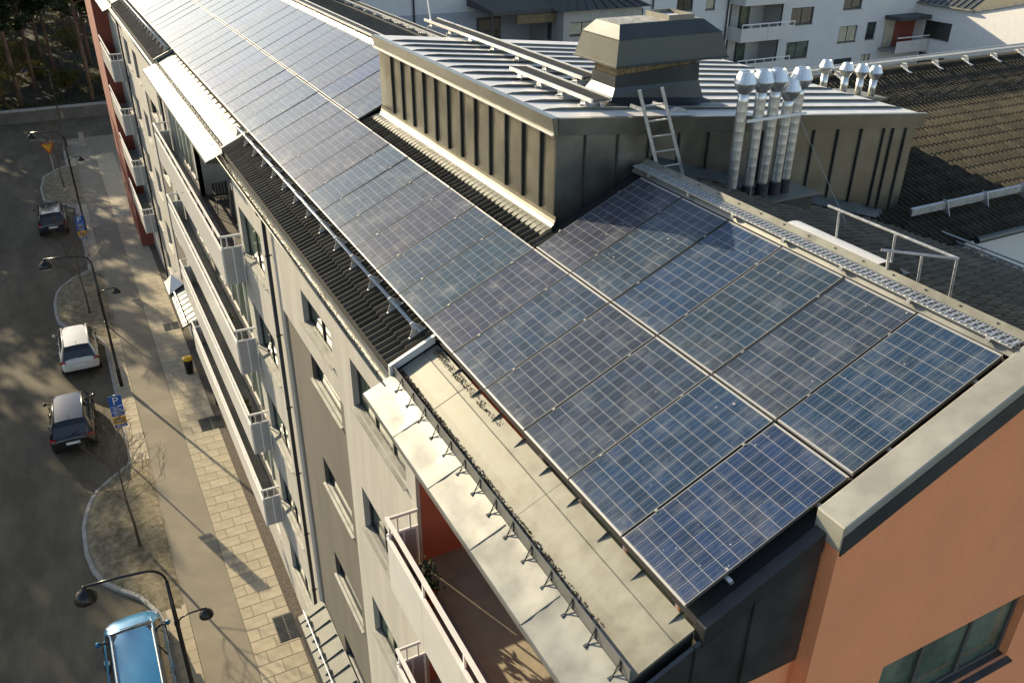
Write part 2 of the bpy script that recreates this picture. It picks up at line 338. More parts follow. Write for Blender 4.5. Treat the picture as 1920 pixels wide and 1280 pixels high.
# ================================================================ SETTING: ground and street
g = MB(); g.quad((-400,-300,G-0.02),(500,-300,G-0.02),(500,88.2,G-0.02),(-400,88.2,G-0.02)); struct('ground', g, 'asphalt')
def sheet(name, poly, z, m, th=0.0):
    mb = MB()
    if th: mb.prism([(x,y,z-th) for x,y in poly], (0,0,th))
    else: mb.quad(*[(x,y,z) for x,y in poly])
    return struct(name, mb, m)
KX = -4.45
sheet('road', [(-16,-20),(-4.3,-20),(-4.3,88),(-16,88)], G-0.012, 'asphalt')
# kerbed pavement slab with the two tree islands that bulge into the parking bays
isl1 = [(-4.45,18.0),(-4.62,18.95),(-5.04,19.95),(-5.6,20.6),(-6.05,21.2),(-6.32,22.0),(-6.45,22.9),(-6.45,24.4),(-6.32,25.1),(-6.1,25.9),(-5.8,26.5),(-5.2,27.1),(-4.6,27.6),(-4.45,28.0)]
isl2 = [(-4.45,38.9),(-4.75,40.0),(-5.4,41.0),(-6.05,41.7),(-6.42,42.5),(-6.5,43.5),(-6.5,45.0),(-6.35,46.3),(-6.1,47.1),(-5.3,48.3),(-4.45,49.0)]
isl3 = [(-4.45,61.0),(-5.4,62.3),(-6.4,63.6),(-6.5,66.5),(-6.2,69.5),(-5.3,71.0),(-4.45,71.8)]
edge = [(-4.45,-20)]+isl1+isl2+isl3+[(-4.45,80.0)]
pav = MB(); pav.prism([(x,y,G-0.02) for x,y in edge]+[(-0.3,80,G-0.02),(-0.3,-20,G-0.02)], (0,0,0.02+0.10))
pavement = struct('pavement', pav, 'slab_joint')
def kerb_run(pts, w=0.13):
    for a, b in zip(pts, pts[1:]):
        a, b = Vector((*a,0)), Vector((*b,0)); d = (b-a); L_ = d.length; n = max(1, round(L_/1.0))
        for i in range(n):
            p, q = a+d*(i/n), a+d*((i+1)/n); t = (q-p).normalized()*0.006; s = Vector((-d.y, d.x, 0)).normalized()
            if s.x > 0: s = -s
            base = [p+t, q-t, q-t+s*w, p+t+s*w]
            MB().hexa([Vector((v.x,v.y,G-0.01)) for v in base]+[Vector((v.x,v.y,G+0.115)) for v in base]).build('kerb_stone', 'kerb', pavement)
kerb_run([e for e in edge if 8 <= e[1] <= 74] and [(-4.45,8.0)]+isl1+isl2+isl3+[(-4.45,78.0)])
# surfaces on the pavement
zt = G+0.104
def soil_bed(poly, name='planting_bed'):
    bm = bmesh.new(); mb = MB()
    cx = sum(p[0] for p in poly)/len(poly); cy = sum(p[1] for p in poly)/len(poly)
    inn = [((x-cx)*0.96+cx, (y-cy)*0.985+cy) for x,y in poly]
    rings = 7; vs = []; 
    for r_ in range(rings+1):
        k = 1-r_/rings
        for x,y in inn: vs.append((cx+(x-cx)*k, cy+(y-cy)*k, zt+0.004+(0.03 if 0 < r_ else 0)+random.uniform(0,0.05)*(r_ > 0)))
    n = len(inn); fs = [(r_*n+i, r_*n+(i+1)%n, (r_+1)*n+(i+1)%n, (r_+1)*n+i) for r_ in range(rings) for i in range(n)]
    mb.add(vs, fs); return struct(name, mb, 'soil', True)
soil_bed([(-3.82,18.4)]+[(x+0.02,y) for x,y in isl1[1:-1]]+[(-3.82,28.0)])
soil_bed([(-3.9,39.2)]+[(x+0.02,y) for x,y in isl2[1:-1]]+[(-3.9,48.6)])
soil_bed([(-3.9,61.5)]+[(x+0.02,y) for x,y in isl3[1:-1]]+[(-3.9,71.4)])
sheet('footpath', [(-3.8,-20),(-2.32,-20),(-2.32,80),(-3.8,80)], zt+0.006, 'path_asphalt')
gr = MB(); gr.quad((-0.86,8,zt+0.004),(-0.5,8,zt+0.004),(-0.5,60,zt+0.004),(-0.86,60,zt+0.004)); struct('gravel_strip', gr, 'gravel')
# paving slabs: the nearest as single stones, the rest as one mesh
slab_mesh = {}
def slab(x0, x1, y0, y1, far):
    key = (round(x1-x0,3), round(y1-y0,3))
    if far is not None: far.box(x0,x1,y0,y1,zt-0.02,zt+0.016); return
    if key not in slab_mesh:
        o = MB().box(-key[0]/2,key[0]/2,-key[1]/2,key[1]/2,-0.035,0.016).build('paving_slab','slab',org=(0,0,0),bevel=0.006); o.parent = pavement; slab_mesh[key] = o
    else:
        o = slab_mesh[key].copy(); COL.objects.link(o)
    o.location = ((x0+x1)/2,(y0+y1)/2,zt)
far_s = MB(); cnt = 0
y = 9.0; row = 0
while y < 74:
    d = 0.52; off = 0.0 if row % 2 == 0 else 0.36
    far = None if 14.0 < y < 46 else far_s
    xs = [-2.30]+[x for x in [-2.30+0.72*k-off+0.36 for k in range(0,4)] if -2.2 < x < -0.95]+[-0.87]
    for a, b in zip(xs, xs[1:]): slab(a+0.007, b-0.007, y+0.007, y+d-0.007, far)
    y += d; row += 1
y = 9.0
while y < 74:
    if not (18.4 < y < 27.6 or 39.0 < y < 48.2 or 61.5 < y < 71):
        slab(-4.44, -3.815, y+0.007, y+0.52-0.007, None if 27 < y < 40 else far_s)
    y += 0.52
fo = far_s.build('paving_slabs_far','slab'); fo.parent = pavement; fo['kind'] = 'stuff'
# courtyard behind the house and far kerb wall, forest floor
sheet('courtyard', [(11.4,-40),(120,-40),(120,49.9),(11.4,49.9)], G+0.02, 'path_asphalt')
fw = thing('retaining_wall', 'low grey concrete wall across the end of the street below the wood', 'wall', (-8,88.4,G))
for i in range(14):
    x0 = -22+i*2.0; MB().box(x0+0.008,x0+1.992,88.0,88.55,G-0.02,G+1.05).build('block','wall_stone',fw)
    MB().box(x0+0.005,x0+1.995,87.94,88.62,G+1.05,G+1.17).build('coping','white_paint' if 0 else 'kerb',fw)
ff = MB(); nx, ny = 60, 60; vs = []
for j in range(ny+1):
    for i in range(nx+1):
        x = -60+i*2.0; yy = 88.3+(j/ny)**1.4*190
        z = G+0.7+ (yy-88)*0.02 + 0.5*math.sin(x*0.35+yy*0.2)*min(1,(yy-88)/10)+random.uniform(-0.15,0.15)
        vs.append((x,yy,z))
ff.add(vs, [(j*(nx+1)+i, j*(nx+1)+i+1, (j+1)*(nx+1)+i+1, (j+1)*(nx+1)+i) for j in range(ny) for i in range(nx)])
struct('forest_floor', ff, 'forest_floor', True)

# ================================================================ MAIN APARTMENT BUILDING
B = thing('apartment_building', 'long cream plaster apartment building with orange gable and sloping roof carrying the solar panels', 'building', (5,25,G))
XF = -0.5; F = [-3.8-2.75*k for k in range(4)]; GF = -14.8
YA0, YA1, YB0, YB1, YC0, YEND = -0.1, 5.74, 17.6, 29.8, 45.4, 58.0
# roof decks
roof = MB(); roof.add([(0.05,-0.1,rz(0.05,-0.15)),(RX,-0.1,rz(RX,-0.15)),(RX,YEND,rz(RX,-0.15)),(0.05,YEND,rz(0.05,-0.15))], [(0,1,2,3)]).build('left_roof_slope', 'underlay', B)
left_roof = [o for o in B.children if o.name.startswith('left_roof_slope')][0]
rd = MB(); rd.add([(RX,-0.3,bz(RX,-0.05)),(10.8,-0.3,bz(10.8,-0.05)),(10.8,YEND,bz(10.8,-0.05)),(RX,YEND,bz(RX,-0.05))], [(0,1,2,3)])
right_roof = rd.build('right_roof_slope', 'underlay', B)
for y0, y1 in ((YA1,YB0),(YB1,YC0)):
    MB().add([(-0.62,y0,rz(-0.62,-0.19)),(0.05,y0,rz(0.05,-0.19)),(0.05,y1,rz(0.05,-0.19)),(-0.62,y1,rz(-0.62,-0.19)),(-0.62,y0,rz(-0.62,-0.3)),(0.05,y0,rz(0.05,-0.3)),(0.05,y1,rz(0.05,-0.3)),(-0.62,y1,rz(-0.62,-0.3))], [(0,1,2,3),(7,6,5,4),(0,4,5,1),(1,5,6,2),(2,6,7,3),(3,7,4,0)]).build('eave_board','underlay',B)
# --- roof tiles
TPROF = [(0,0),(0.15,0.004),(0.20,0.045),(0.235,0.056),(0.265,0.056),(0.30,0.045),(0.35,0.004),(0.5,0),(0.65,0.004),(0.70,0.045),(0.735,0.056),(0.765,0.056),(0.80,0.045),(0.85,0.004),(1.0,0)]
TW, TL, TC = 0.30, 0.40, 0.345
def tile_geo(mb, o, eu, ev, en, lift=0.035):
    o = Vector(o); n = len(TPROF); vs = []
    for vv, nn in ((0.0, lift-0.03), (0.0, lift), (TL, 0.0)):
        for t, h in TPROF: vs.append(o+eu*(t*TW)+ev*vv+en*(nn+h))
    mb.add(vs, [(k*n+i,k*n+i+1,(k+1)*n+i+1,(k+1)*n+i) for k in range(2) for i in range(n-1)])
class Tiler:
    def __init__(s, parent, eu, ev, en, m, lift=0.035):
        s.lift = lift; s.p, s.eu, s.ev, s.en, s.m, s.src, s.stuff, s.n = parent, Vector(eu), Vector(ev), Vector(en), m, None, MB(), 0
    def put(s, o, single=True):
        if not single: tile_geo(s.stuff, o, s.eu, s.ev, s.en, s.lift); return
        loc = Vector(o)-root_org(s.p)
        if s.src is None:
            mb = MB(); tile_geo(mb, (0,0,0), s.eu, s.ev, s.en, s.lift); s.src = mb.build('tile', s.m, org=(0,0,0)); s.src.parent = s.p; s.src.location = loc
        else:
            c = s.src.copy(); COL.objects.link(c); c.location = loc
        s.n += 1
    def done(s, nm='tiles_far'):
        if s.stuff.v: o = s.stuff.build(nm, s.m, s.p); o['kind'] = 'stuff'
EUL, EVL, ENL = (0,1,0), (CS,0,SN), (-SN,0,CS)
tl = Tiler(left_roof, EUL, EVL, ENL, 'tile')
ny = int((YB0-YA1-0.12)/TW)
for j in range(3):
    for i in range(ny):
        tl.put(rf(YA1+0.1+i*TW, -0.765+j*TC, -0.165))
for j in range(2):
    for i in range(27): tl.put(rf(6.12+i*TW, 1.66+j*TC, -0.135))
for j in range(3):
    for i in range(int((YC0-YB1-0.1)/TW)): tl.put(rf(YB1+0.1+i*TW, -0.765+j*TC, -0.165), False)
tl.done()
rb = math.atan(RK); tr = Tiler(right_roof, (0,1,0), (-math.cos(rb),0,math.sin(rb)), (math.sin(rb),0,math.cos(rb)), 'tile')
cand = []
nrow = int((10.75-RX)/math.cos(rb)/TC)
for j in range(nrow+1):
    for i in range(-1, 130):
        yy = -0.25+i*TW; s_ = 0.05+(j+1)*TC; x = RX+s_*math.cos(rb); z = bz(x,-0.03)
        if x > 10.78: continue
        if x > 8.3 and yy > 4.9 and wz(yy+0.2) > z+0.05: continue       # under the wing roof
        if yy > 6.3 and yy < 14.0 and x < 10.1: continue               # under the plant room
        if yy > 40: continue
        cand.append((yy, x, z))
cand.sort(key=lambda c: c[0]+0.12*c[1])
for k, (yy,x,z) in enumerate(cand): tr.put((x,yy,z), k < 300 and yy < 8)
tr.done()
# ridge flashing
rm = MB(); rm.extr_y([(3.66,rz(3.66,-0.04)),(3.74,1.70),(3.9,1.70),(4.0,bz(4.0,0.03))], -0.1, 6.4); rm.extr_y([(3.66,rz(3.66,-0.04)),(3.74,1.70),(3.9,1.70),(4.0,bz(4.0,0.03))], 14.2, YEND); rm.build('ridge_cap', 'zinc', B)
# --- zinc eave zones: wide gutter strip, upright gutter board with brackets, projecting skirt roof
def zinc_zone(y0, y1, far=False, seam0=0.2):
    zs = lambda x: rz(x,-0.22)
    sh = 1.26; n = max(1, round((y1-y0)/sh)); d = (y1-y0)/n
    for i in range(n):
        a, b = y0+i*d, y0+(i+1)*d-0.004
        dz = random.uniform(-0.004,0.004)
        MB().extr_y([(0.06,zs(0.06)+dz),(-0.13,zs(-0.13)+dz),(-0.15,zs(-0.15)+0.008+dz),(-0.40,zs(-0.40)+dz),(-0.61,zs(-0.61)+dz),(-0.61,zs(-0.61)-0.03),(0.06,zs(0.06)-0.03)], a, b, True).build('gutter_sheet', 'zinc_dusty', B)
        # skirt: slightly dished sheets with a standing seam between them
        k = MB(); m_ = 8; nx_ = 5; vs = []
        for q in range(m_+1):
            yy = a+(b-a)*q/m_
            for p in range(nx_+1):
                t = p/nx_; x = -0.62-0.45*t; z = zs(-0.62)-0.005-0.19*t-0.012*math.sin(math.pi*q/m_)*math.sin(math.pi*min(1,t*1.1))+0.006*random.uniform(-1,1)*(0 < p < nx_)
                vs.append((x,yy,z))
        w_ = nx_+1
        k.add(vs, [(q*w_+p,q*w_+p+1,(q+1)*w_+p+1,(q+1)*w_+p) for q in range(m_) for p in range(w_-1)])
        k.build('canopy_sheet', 'zinc', B, smooth=True)
        MB().box(-1.082,-1.068,a,b,zs(-0.62)-0.255,zs(-0.62)-0.193).build('canopy_lip','zinc',B)
        if i: 
            zz = zs(-0.62)
            MB().hexa([(-0.64,a-0.012,zz-0.02),(-1.07,a-0.012,zz-0.205),(-1.07,a+0.008,zz-0.205),(-0.64,a+0.008,zz-0.02),(-0.64,a-0.008,zz-0.006),(-1.07,a-0.008,zz-0.188),(-1.07,a+0.004,zz-0.188),(-0.64,a+0.004,zz-0.006)]).build('canopy_seam','zinc',B)
    MB().box(-0.615,-0.605,y0,y1,zs(-0.61)-0.02,zs(-0.61)+0.135).build('gutter_board','zinc',B)
    # soffit under the skirt
    MB().add([(-1.07,y0,zs(-0.62)-0.25),(-0.45,y0,zs(-0.62)-0.2),(-0.45,y1,zs(-0.62)-0.2),(-1.07,y1,zs(-0.62)-0.25)],[(0,1,2,3)]).build('soffit','zinc',B)
    for yy in (y0+0.004, y1-0.006):   # closing ends
        MB().prism([(-1.07,yy,zs(-0.62)-0.25),(-0.45,yy,zs(-0.62)-0.30),(0.06,yy,zs(-0.62)-0.30),(0.06,yy,zs(0.06)-0.035),(-0.61,yy,zs(-0.61)-0.035),(-1.07,yy,zs(-0.62)-0.215)],(0,0.002,0)).build('end_cap','zinc_dark',B)
    src = None; k = 0; yy = y0+0.14
    while yy < y1-0.05:
        loc = Vector((-0.615,yy,zs(-0.61)))-root_org(B)
        if src is None:
            m = MB(); m.bar((-0.004,0,0.115),(-0.075,0,-0.036),0.008,0.010); m.bar((-0.004,0,0.03),(-0.085,0,-0.042),0.008,0.008); m.bar((-0.004,0,0.13),(-0.004,0,-0.01),0.022,0.008); m.bar((-0.07,0.0,-0.042),(-0.125,0,-0.055),0.03,0.008)
            src = m.build('gutter_bracket','zinc_dark',org=(0,0,0)); src.parent = B; src.location = loc
        else: c = src.copy(); COL.objects.link(c); c.location = loc
        yy += 0.41
    src = None; yy = y0+seam0
    while yy < y1-0.1:
        loc = Vector((0,yy,zs(0)))-root_org(B)
        if src is None:
            m = MB(); m.add([(0.3,-0.012,0.3*TN),(0.3,0.012,0.3*TN),(-0.02,-0.012,-0.02*TN),(-0.02,0.012,-0.02*TN),(0.3,-0.006,0.3*TN+0.06),(0.3,0.006,0.3*TN+0.06),(0.02,0,0.02*TN+0.03),(-0.08,0,-0.08*TN+0.004)],[(0,2,6,4),(1,5,6,3),(2,7,6),(3,6,7),(4,6,5),(0,4,5,1),(0,1,3,2),(2,3,7)])
            src = m.build('seam_end','zinc_dark',org=(0,0,0)); src.parent = B; src.location = loc
        else: c = src.copy(); COL.objects.link(c); c.location = loc
        yy += 0.605
zinc_zone(YA0, YA1); zinc_zone(YB0+0.03, YB1, seam0=0.3); zinc_zone(YC0, YEND, True)
# --- gutters below the tiled eaves
def half_gutter(y0, y1):
    pr = []; c = (-0.765, rz(-0.66,-0.25))
    for k in range(9):
        a = math.pi+math.pi*k/8; pr.append((c[0]+0.068*math.cos(a), c[1]+0.02+0.068*math.sin(a)))
    outer = [(x,z) for x,z in pr]; inner = [(c[0]+(x-c[0])*0.93, z+0.005) for x,z in reversed(pr)]
    MB().extr_y(outer+inner, y0, y1, True).build('gutter', 'zinc_dusty', B, smooth=False)
    MB().tube([(c[0]-0.07,y0,c[1]+0.025),(c[0]-0.07,y1,c[1]+0.025)],0.014,8).build('gutter_bead','zinc_dusty',B,smooth=True)
half_gutter(YA1, YB0); half_gutter(YB1, YC0)
for y0 in (YA1, YB0-0.035, YB1, YC0-0.035):
    MB().hexa([(-0.66,y0,rz(-0.66,-0.24)),(0.04,y0,rz(0.04,-0.24)),(0.04,y0+0.06,rz(0.04,-0.24)),(-0.66,y0+0.06,rz(-0.66,-0.24)),(-0.66,y0,rz(-0.66,-0.085)),(0.04,y0,rz(0.04,-0.085)),(0.04,y0+0.06,rz(0.04,-0.085)),(-0.66,y0+0.06,rz(-0.66,-0.085))]).build('verge_trim','zinc_bright' if y0 == YA1 else 'zinc',B)
# --- snow guards
def snow_guard(y0, y1, label):
    t = thing('snow_guard', label, 'snow guard', (-0.15,(y0+y1)/2,-0.1), 'snow guards above the tiled eaves')
    for v, n in ((-0.16,0.085),(-0.13,0.02)):
        MB().tube([rf(y0,v,n),rf(y1,v,n)],0.017,8).build('rail','galv',t,smooth=True)
    yy = y0+0.15; src = None
    while yy < y1:
        if src is None:
            m = MB(); pts = [rf(0,-0.30,-0.09),rf(0,-0.02,-0.09),rf(0,-0.06,0.0),rf(0,-0.13,0.115),rf(0,-0.185,0.115),rf(0,-0.20,0.02)]
            m.prism([p-Vector((0,0.004,0)) for p in pts],(0,0.008,0)); m.prism([rf(-0.02,-0.30,-0.09),rf(-0.02,-0.02,-0.09),rf(0.02,-0.02,-0.09),rf(0.02,-0.30,-0.09)],rf(0,0,0.006))
            src = m.build('bracket','galv',org=(0,0,0)); src.parent = t; src.location = Vector((0,yy,0))-root_org(t)
        else: c = src.copy(); COL.objects.link(c); c.location = Vector((0,yy,0))-root_org(t)
        yy += 0.9
snow_guard(5.9, 17.9, 'galvanised snow guard rail on the near tiled eave beside the lower panel row')
snow_guard(30.0, 45.2, 'galvanised snow guard rail on the distant brown tiled eave')
# --- leaf litter in the gutters
def litter(y0, y1, x0, x1, zf, n, name='leaf_litter', label=None):
    m = MB()
    for _ in range(n):
        t = random.random()**1.6; yy = y1-(y1-y0)*t; x = x0+(x1-x0)*random.random()**(1.0+1.5*t); s = random.uniform(0.008,0.022); z = zf(x)+random.uniform(0,0.03)*(1-t)
        a = random.uniform(0,6.28); dx, dy = s*math.cos(a), s*math.sin(a); h = random.uniform(-0.01,0.014)
        m.add([(x-dx,yy-dy,z),(x+dy*0.6,yy-dx*0.6,z+h+0.006),(x+dx,yy+dy,z+0.004),(x-dy*0.6,yy+dx*0.6,z+h)],[(0,1,2),(0,2,3)])
    o = m.build(name, 'litter'); return tag(o, label, 'leaf litter', kind='stuff')
litter(0.5, 5.66, -0.595, -0.50, lambda x: rz(x,-0.215), 2600, label='brown leaf litter lying along the metal eave gutter')
litter(3.6, 5.6, -0.06, 0.02, lambda x: rz(x,-0.212), 260, label='brown leaf crumbs caught below the lower panel edge')
litter(5.9, 17.5, -0.82, -0.715, lambda x: rz(-0.66,-0.25)-0.012, 2200, label='brown leaf litter filling the tiled eave gutter')
litter(18.0, 22.5, -0.595, -0.52, lambda x: rz(x,-0.215), 700, label='brown leaf litter in the far eave gutter')
# --- facade A (between the balcony stacks), plane x = XF
GY0, GY1 = 9.06, 13.42
hA = [(5.8,8.34,-2.6-2.75*k,-1.63-2.75*k) for k in range(5)] + [(9.46,11.46,-2.40,-1.66)] + [(15.0,17.36,-3.14-2.72*k,-1.84-2.72*k) for k in range(5)]
grey_hole = (GY0,GY1,G,-3.0)
fa = MB(); wall_skin(fa, 'x', XF, 5.74, 17.62, G, -0.50, hA, 0.16, 1); 
fa = MB(); wall_skin(fa, 'x', XF, 5.74, 17.62, G, -0.45, hA+[grey_hole], 0.16, 1); fa.build('facade_wall', 'cream', B)
hG = [(9.46,11.46,-3.74-2.75*k,-3.02-2.75*k) for k in range(4)]
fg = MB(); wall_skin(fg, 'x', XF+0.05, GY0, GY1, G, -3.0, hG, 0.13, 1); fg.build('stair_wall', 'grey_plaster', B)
for k, h in enumerate(hA): window_x(B, XF, h[0], h[1], h[2], h[3], n=3 if h[1] < 9 else 2, glass='glass' if k % 2 else 'glass_green')
for h in hG: window_x(B, XF+0.05, h[0], h[1], h[2], h[3], n=1, depth=0.13)
pw = [(5.74,-0.28)]
# downpipe
def downpipe(y, z0, z1, x=-0.60, m='dark_metal'):
    p = MB().tube([(x,y,z0),(x,y,z1)],0.048,10).build('downpipe', m, B, smooth=True)
    zz = z1-0.9
    while zz > z0:
        MB().lathe([(0.049,zz-0.02),(0.058,zz-0.02),(0.058,zz+0.02),(0.049,zz+0.02)],(x,y,0),10).build('clamp', m, p)
        MB().box(x+0.04,XF+0.01,y-0.012,y+0.012,zz-0.012,zz+0.012).build('clamp_arm', m, p); zz -= 2.0
    MB().tube([(x-0.10,y,z1+0.22),(x-0.08,y,z1+0.08),(x,y,z1)],0.045,10).build('swan_neck', m, p, smooth=True)
downpipe(13.86, G+0.1, -0.95); downpipe(30.6, G+0.1, -0.95); downpipe(44.6, G+0.1, -0.95)
# --- facade behind balconies B, top loggia open at its near half
hB = [(18.2,24.2,F[k]+0.05,F[k]+2.25) for k in range(1,4)]+[(24.8,30.0,F[k]+0.05,F[k]+2.25) for k in range(4)]+[(19.0,29.0,GF+0.3,GF+2.2)]
log = (17.9,24.4,F[0],-0.95)
fb = MB(); wall_skin(fb, 'x', XF+0.02, 17.62, 30.6, G, -0.45, hB+[log], 0.14, 1); fb.build('balcony_back_wall','cream',B)
for k, h in enumerate(hB): window_x(B, XF+0.02, h[0], h[1], h[2], h[3], n=5 if h[1]-h[0] < 7 else 7, depth=0.14, glass='glass_green', sill=False, frame='white_paint')
lg = MB(); lg.quad((1.6,17.9,F[0]),(1.6,24.4,F[0]),(1.6,24.4,-0.95),(1.6,17.9,-0.95)); lg.quad((XF,24.4,F[0]),(1.6,24.4,F[0]),(1.6,24.4,-0.95),(XF,24.4,-0.95)); lg.quad((XF,17.9,F[0]),(1.6,17.9,F[0]),(1.6,17.9,-0.95),(XF,17.9,-0.95)); lg.quad((XF,17.9,-0.95),(1.6,17.9,-0.95),(1.6,24.4,-0.95),(XF,24.4,-0.95))
lg.build('loggia_wall','cream',B); MB().box(XF,1.6,17.9,24.4,F[0]-0.05,F[0]+0.002).build('loggia_floor','deck',B)
# --- facade C1 and beyond
GC0, GC1 = 33.2, 37.4
hC = [(31.2,32.6,-3.0-2.75*k,-1.7-2.75*k) for k in range(5)]+[(38.6,40.2,-3.0-2.75*k,-1.7-2.75*k) for k in range(5)]+[(42.0,43.8,-3.0-2.75*k,-1.7-2.75*k) for k in range(5)]
fc = MB(); wall_skin(fc, 'x', XF, 30.6, 45.4, G, -0.45, hC+[(GC0,GC1,G,-3.0)], 0.16, 1); fc.build('facade_wall','cream',B)
hGC = [(34.4,36.2,-3.74-2.75*k,-3.02-2.75*k) for k in range(4)]
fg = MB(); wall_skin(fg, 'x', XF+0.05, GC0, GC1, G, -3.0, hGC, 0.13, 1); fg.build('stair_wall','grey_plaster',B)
for h in hC: window_x(B, XF, *h, n=2)
for h in hGC: window_x(B, XF+0.05, *h, n=1, depth=0.13)
hD = [(46.2,50.6,F[k]+0.05,F[k]+2.2) for k in range(4)]
fd = MB(); wall_skin(fd, 'x', XF, 45.4, 51.4, G, -0.45, hD, 0.14, 1); fd.build('balcony_back_wall','cream',B)
for h in hD: window_x(B, XF, *h, n=4, depth=0.14, glass='glass_green', sill=False, frame='white_paint')
MB().box(-1.24, 0.5, 51.4, YEND, G, -0.62).build('red_wall','red_wall',B)
MB().box(-0.3, 10.6, YEND-0.1, YEND+0.3, G, 0.0).build('end_wall','cream',B)
# back wall
MB().box(10.35,10.6,-0.3,YEND,G,-0.5).build('back_wall','cream',B)
# --- near end: loggia A, cladding and gable
hN = [(0.5,5.1,F[k]+0.02,F[k]+2.2) for k in range(4)]
na = MB(); wall_skin(na,'x',1.35,0.0,5.44,G,-0.6,hN,0.12,1)
na.quad((XF,5.44,G),(XF,5.74,G),(XF,5.74,-0.6),(XF,5.44,-0.6)); na.build('loggia_back_wall','cream',B)
for h in hN: window_x(B, 1.35, *h, n=4, depth=0.12, glass='glass_green', sill=False, frame='white_paint')
for k in range(4):
    top = F[k]+2.45 if k else -0.75
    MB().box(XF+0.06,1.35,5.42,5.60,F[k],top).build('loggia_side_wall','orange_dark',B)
    MB().box(XF-0.002,XF+0.06,5.40,5.70,F[k],top).build('corner_pier','cream',B)
    MB().box(XF,1.35,-0.05,5.42,F[k]-0.28,F[k]-0.02).build('loggia_slab','concrete',B)
    MB().box(XF,1.35,-0.05,5.42,F[k]-0.019,F[k]).build('loggia_floor','deck' if 0 else 'tan_floor',B)
    MB().box(XF-0.48,1.35,-0.16,-0.05,F[k]-0.3,F[k]+2.45 if k else -1.2).build('loggia_near_wall','orange',B)
# zinc cladding sheets under the roof edge, at the near end
xs = [-0.55,0.0,0.62,1.38]
for a, b in zip(xs, xs[1:]):
    MB().hexa([(a+0.006,-0.20,-1.18),(b-0.006,-0.20,-1.18),(b-0.006,-0.16,-1.18),(a+0.006,-0.16,-1.18),(a+0.006,-0.20,rz(a,-0.30)),(b-0.006,-0.20,rz(b,-0.30)),(b-0.006,-0.16,rz(b,-0.30)),(a+0.006,-0.16,rz(a,-0.30))]).build('cladding_sheet','zinc_dark',B)
    if b < 1.3: MB().box(b-0.008,b+0.008,-0.23,-0.20,-1.18,rz(b,-0.29)).build('cladding_seam','zinc_dark',B)
MB().hexa([(-1.02,-0.2,-0.95),(-0.56,-0.2,-1.1),(-0.56,-0.16,-1.1),(-1.02,-0.16,-0.95),(-1.05,-0.2,rz(-0.62,-0.22)-0.24),(-0.56,-0.2,rz(-0.6,-0.25)),(-0.56,-0.16,rz(-0.6,-0.25)),(-1.05,-0.16,rz(-0.62,-0.22)-0.24)]).build('cladding_sheet','zinc_dark',B)
MB().hexa([(0.07,-0.215,rz(0.07,-0.34)),(1.37,-0.215,rz(1.37,-0.34)),(1.37,-0.09,rz(1.37,-0.34)),(0.07,-0.09,rz(0.07,-0.34)),(0.07,-0.215,rz(0.07,-0.13)),(1.37,-0.215,rz(1.37,-0.13)),(1.37,-0.09,rz(1.37,-0.13)),(0.07,-0.09,rz(0.07,-0.13))]).build('verge_board','dark_metal',B)
# orange gable
GYP = -0.35
hO = [(2.62,5.12,-2.92-2.75*k,-1.80-2.75*k) for k in range(4)]
go = MB(); wall_skin(go,'y',GYP,1.4,10.5,G,-0.62,hO,0.15,1)
go.add([(1.4,GYP,-0.62),(RX,GYP,-0.62),(10.5,GYP,-0.62),(10.5,GYP,bz(10.5,-0.1)),(RX,GYP,bz(RX,-0.05)),(1.4,GYP,rz(1.4,-0.1))],[(0,1,4,5),(1,2,3,4)])
go.quad((1.4,GYP,G),(1.4,-0.1,G),(1.4,-0.1,rz(1.4,-0.1)),(1.4,GYP,rz(1.4,-0.1)))
go.build('gable_wall','orange',B)
MB().quad((-0.4,-0.14,-1.19),(1.4,-0.14,-1.19),(1.4,-0.14,G),(-0.4,-0.14,G)).build('gable_return','orange',B)
for h in hO: window_y(B, GYP, *h, n=3, glass='glass_green', frame='side_frame')  # green pane colour paints in the reflection of trees
def slope_box(x0,x1,y0,y1,n0,n1,fz=rz): return [(x0,y0,fz(x0,n0)),(x1,y0,fz(x1,n0)),(x1,y1,fz(x1,n0)),(x0,y1,fz(x0,n0)),(x0,y0,fz(x0,n1)),(x1,y0,fz(x1,n1)),(x1,y1,fz(x1,n1)),(x0,y1,fz(x0,n1))]
cop = MB().hexa(slope_box(1.36,RX+0.05,-0.39,-0.06,-0.22,0.035)).build('gable_coping','coping_metal',B,bevel=0.012)
MB().hexa(slope_box(1.37,RX+0.05,-0.40,-0.385,-0.26,-0.06)).build('coping_drip','zinc_dark',cop)
MB().hexa(slope_box(RX+0.05,10.8,-0.39,-0.06,-0.1,0.14,bz)).build('gable_coping','coping_metal',B,bevel=0.012)
MB().box(-0.2,0,0,0.1,0,0.1)
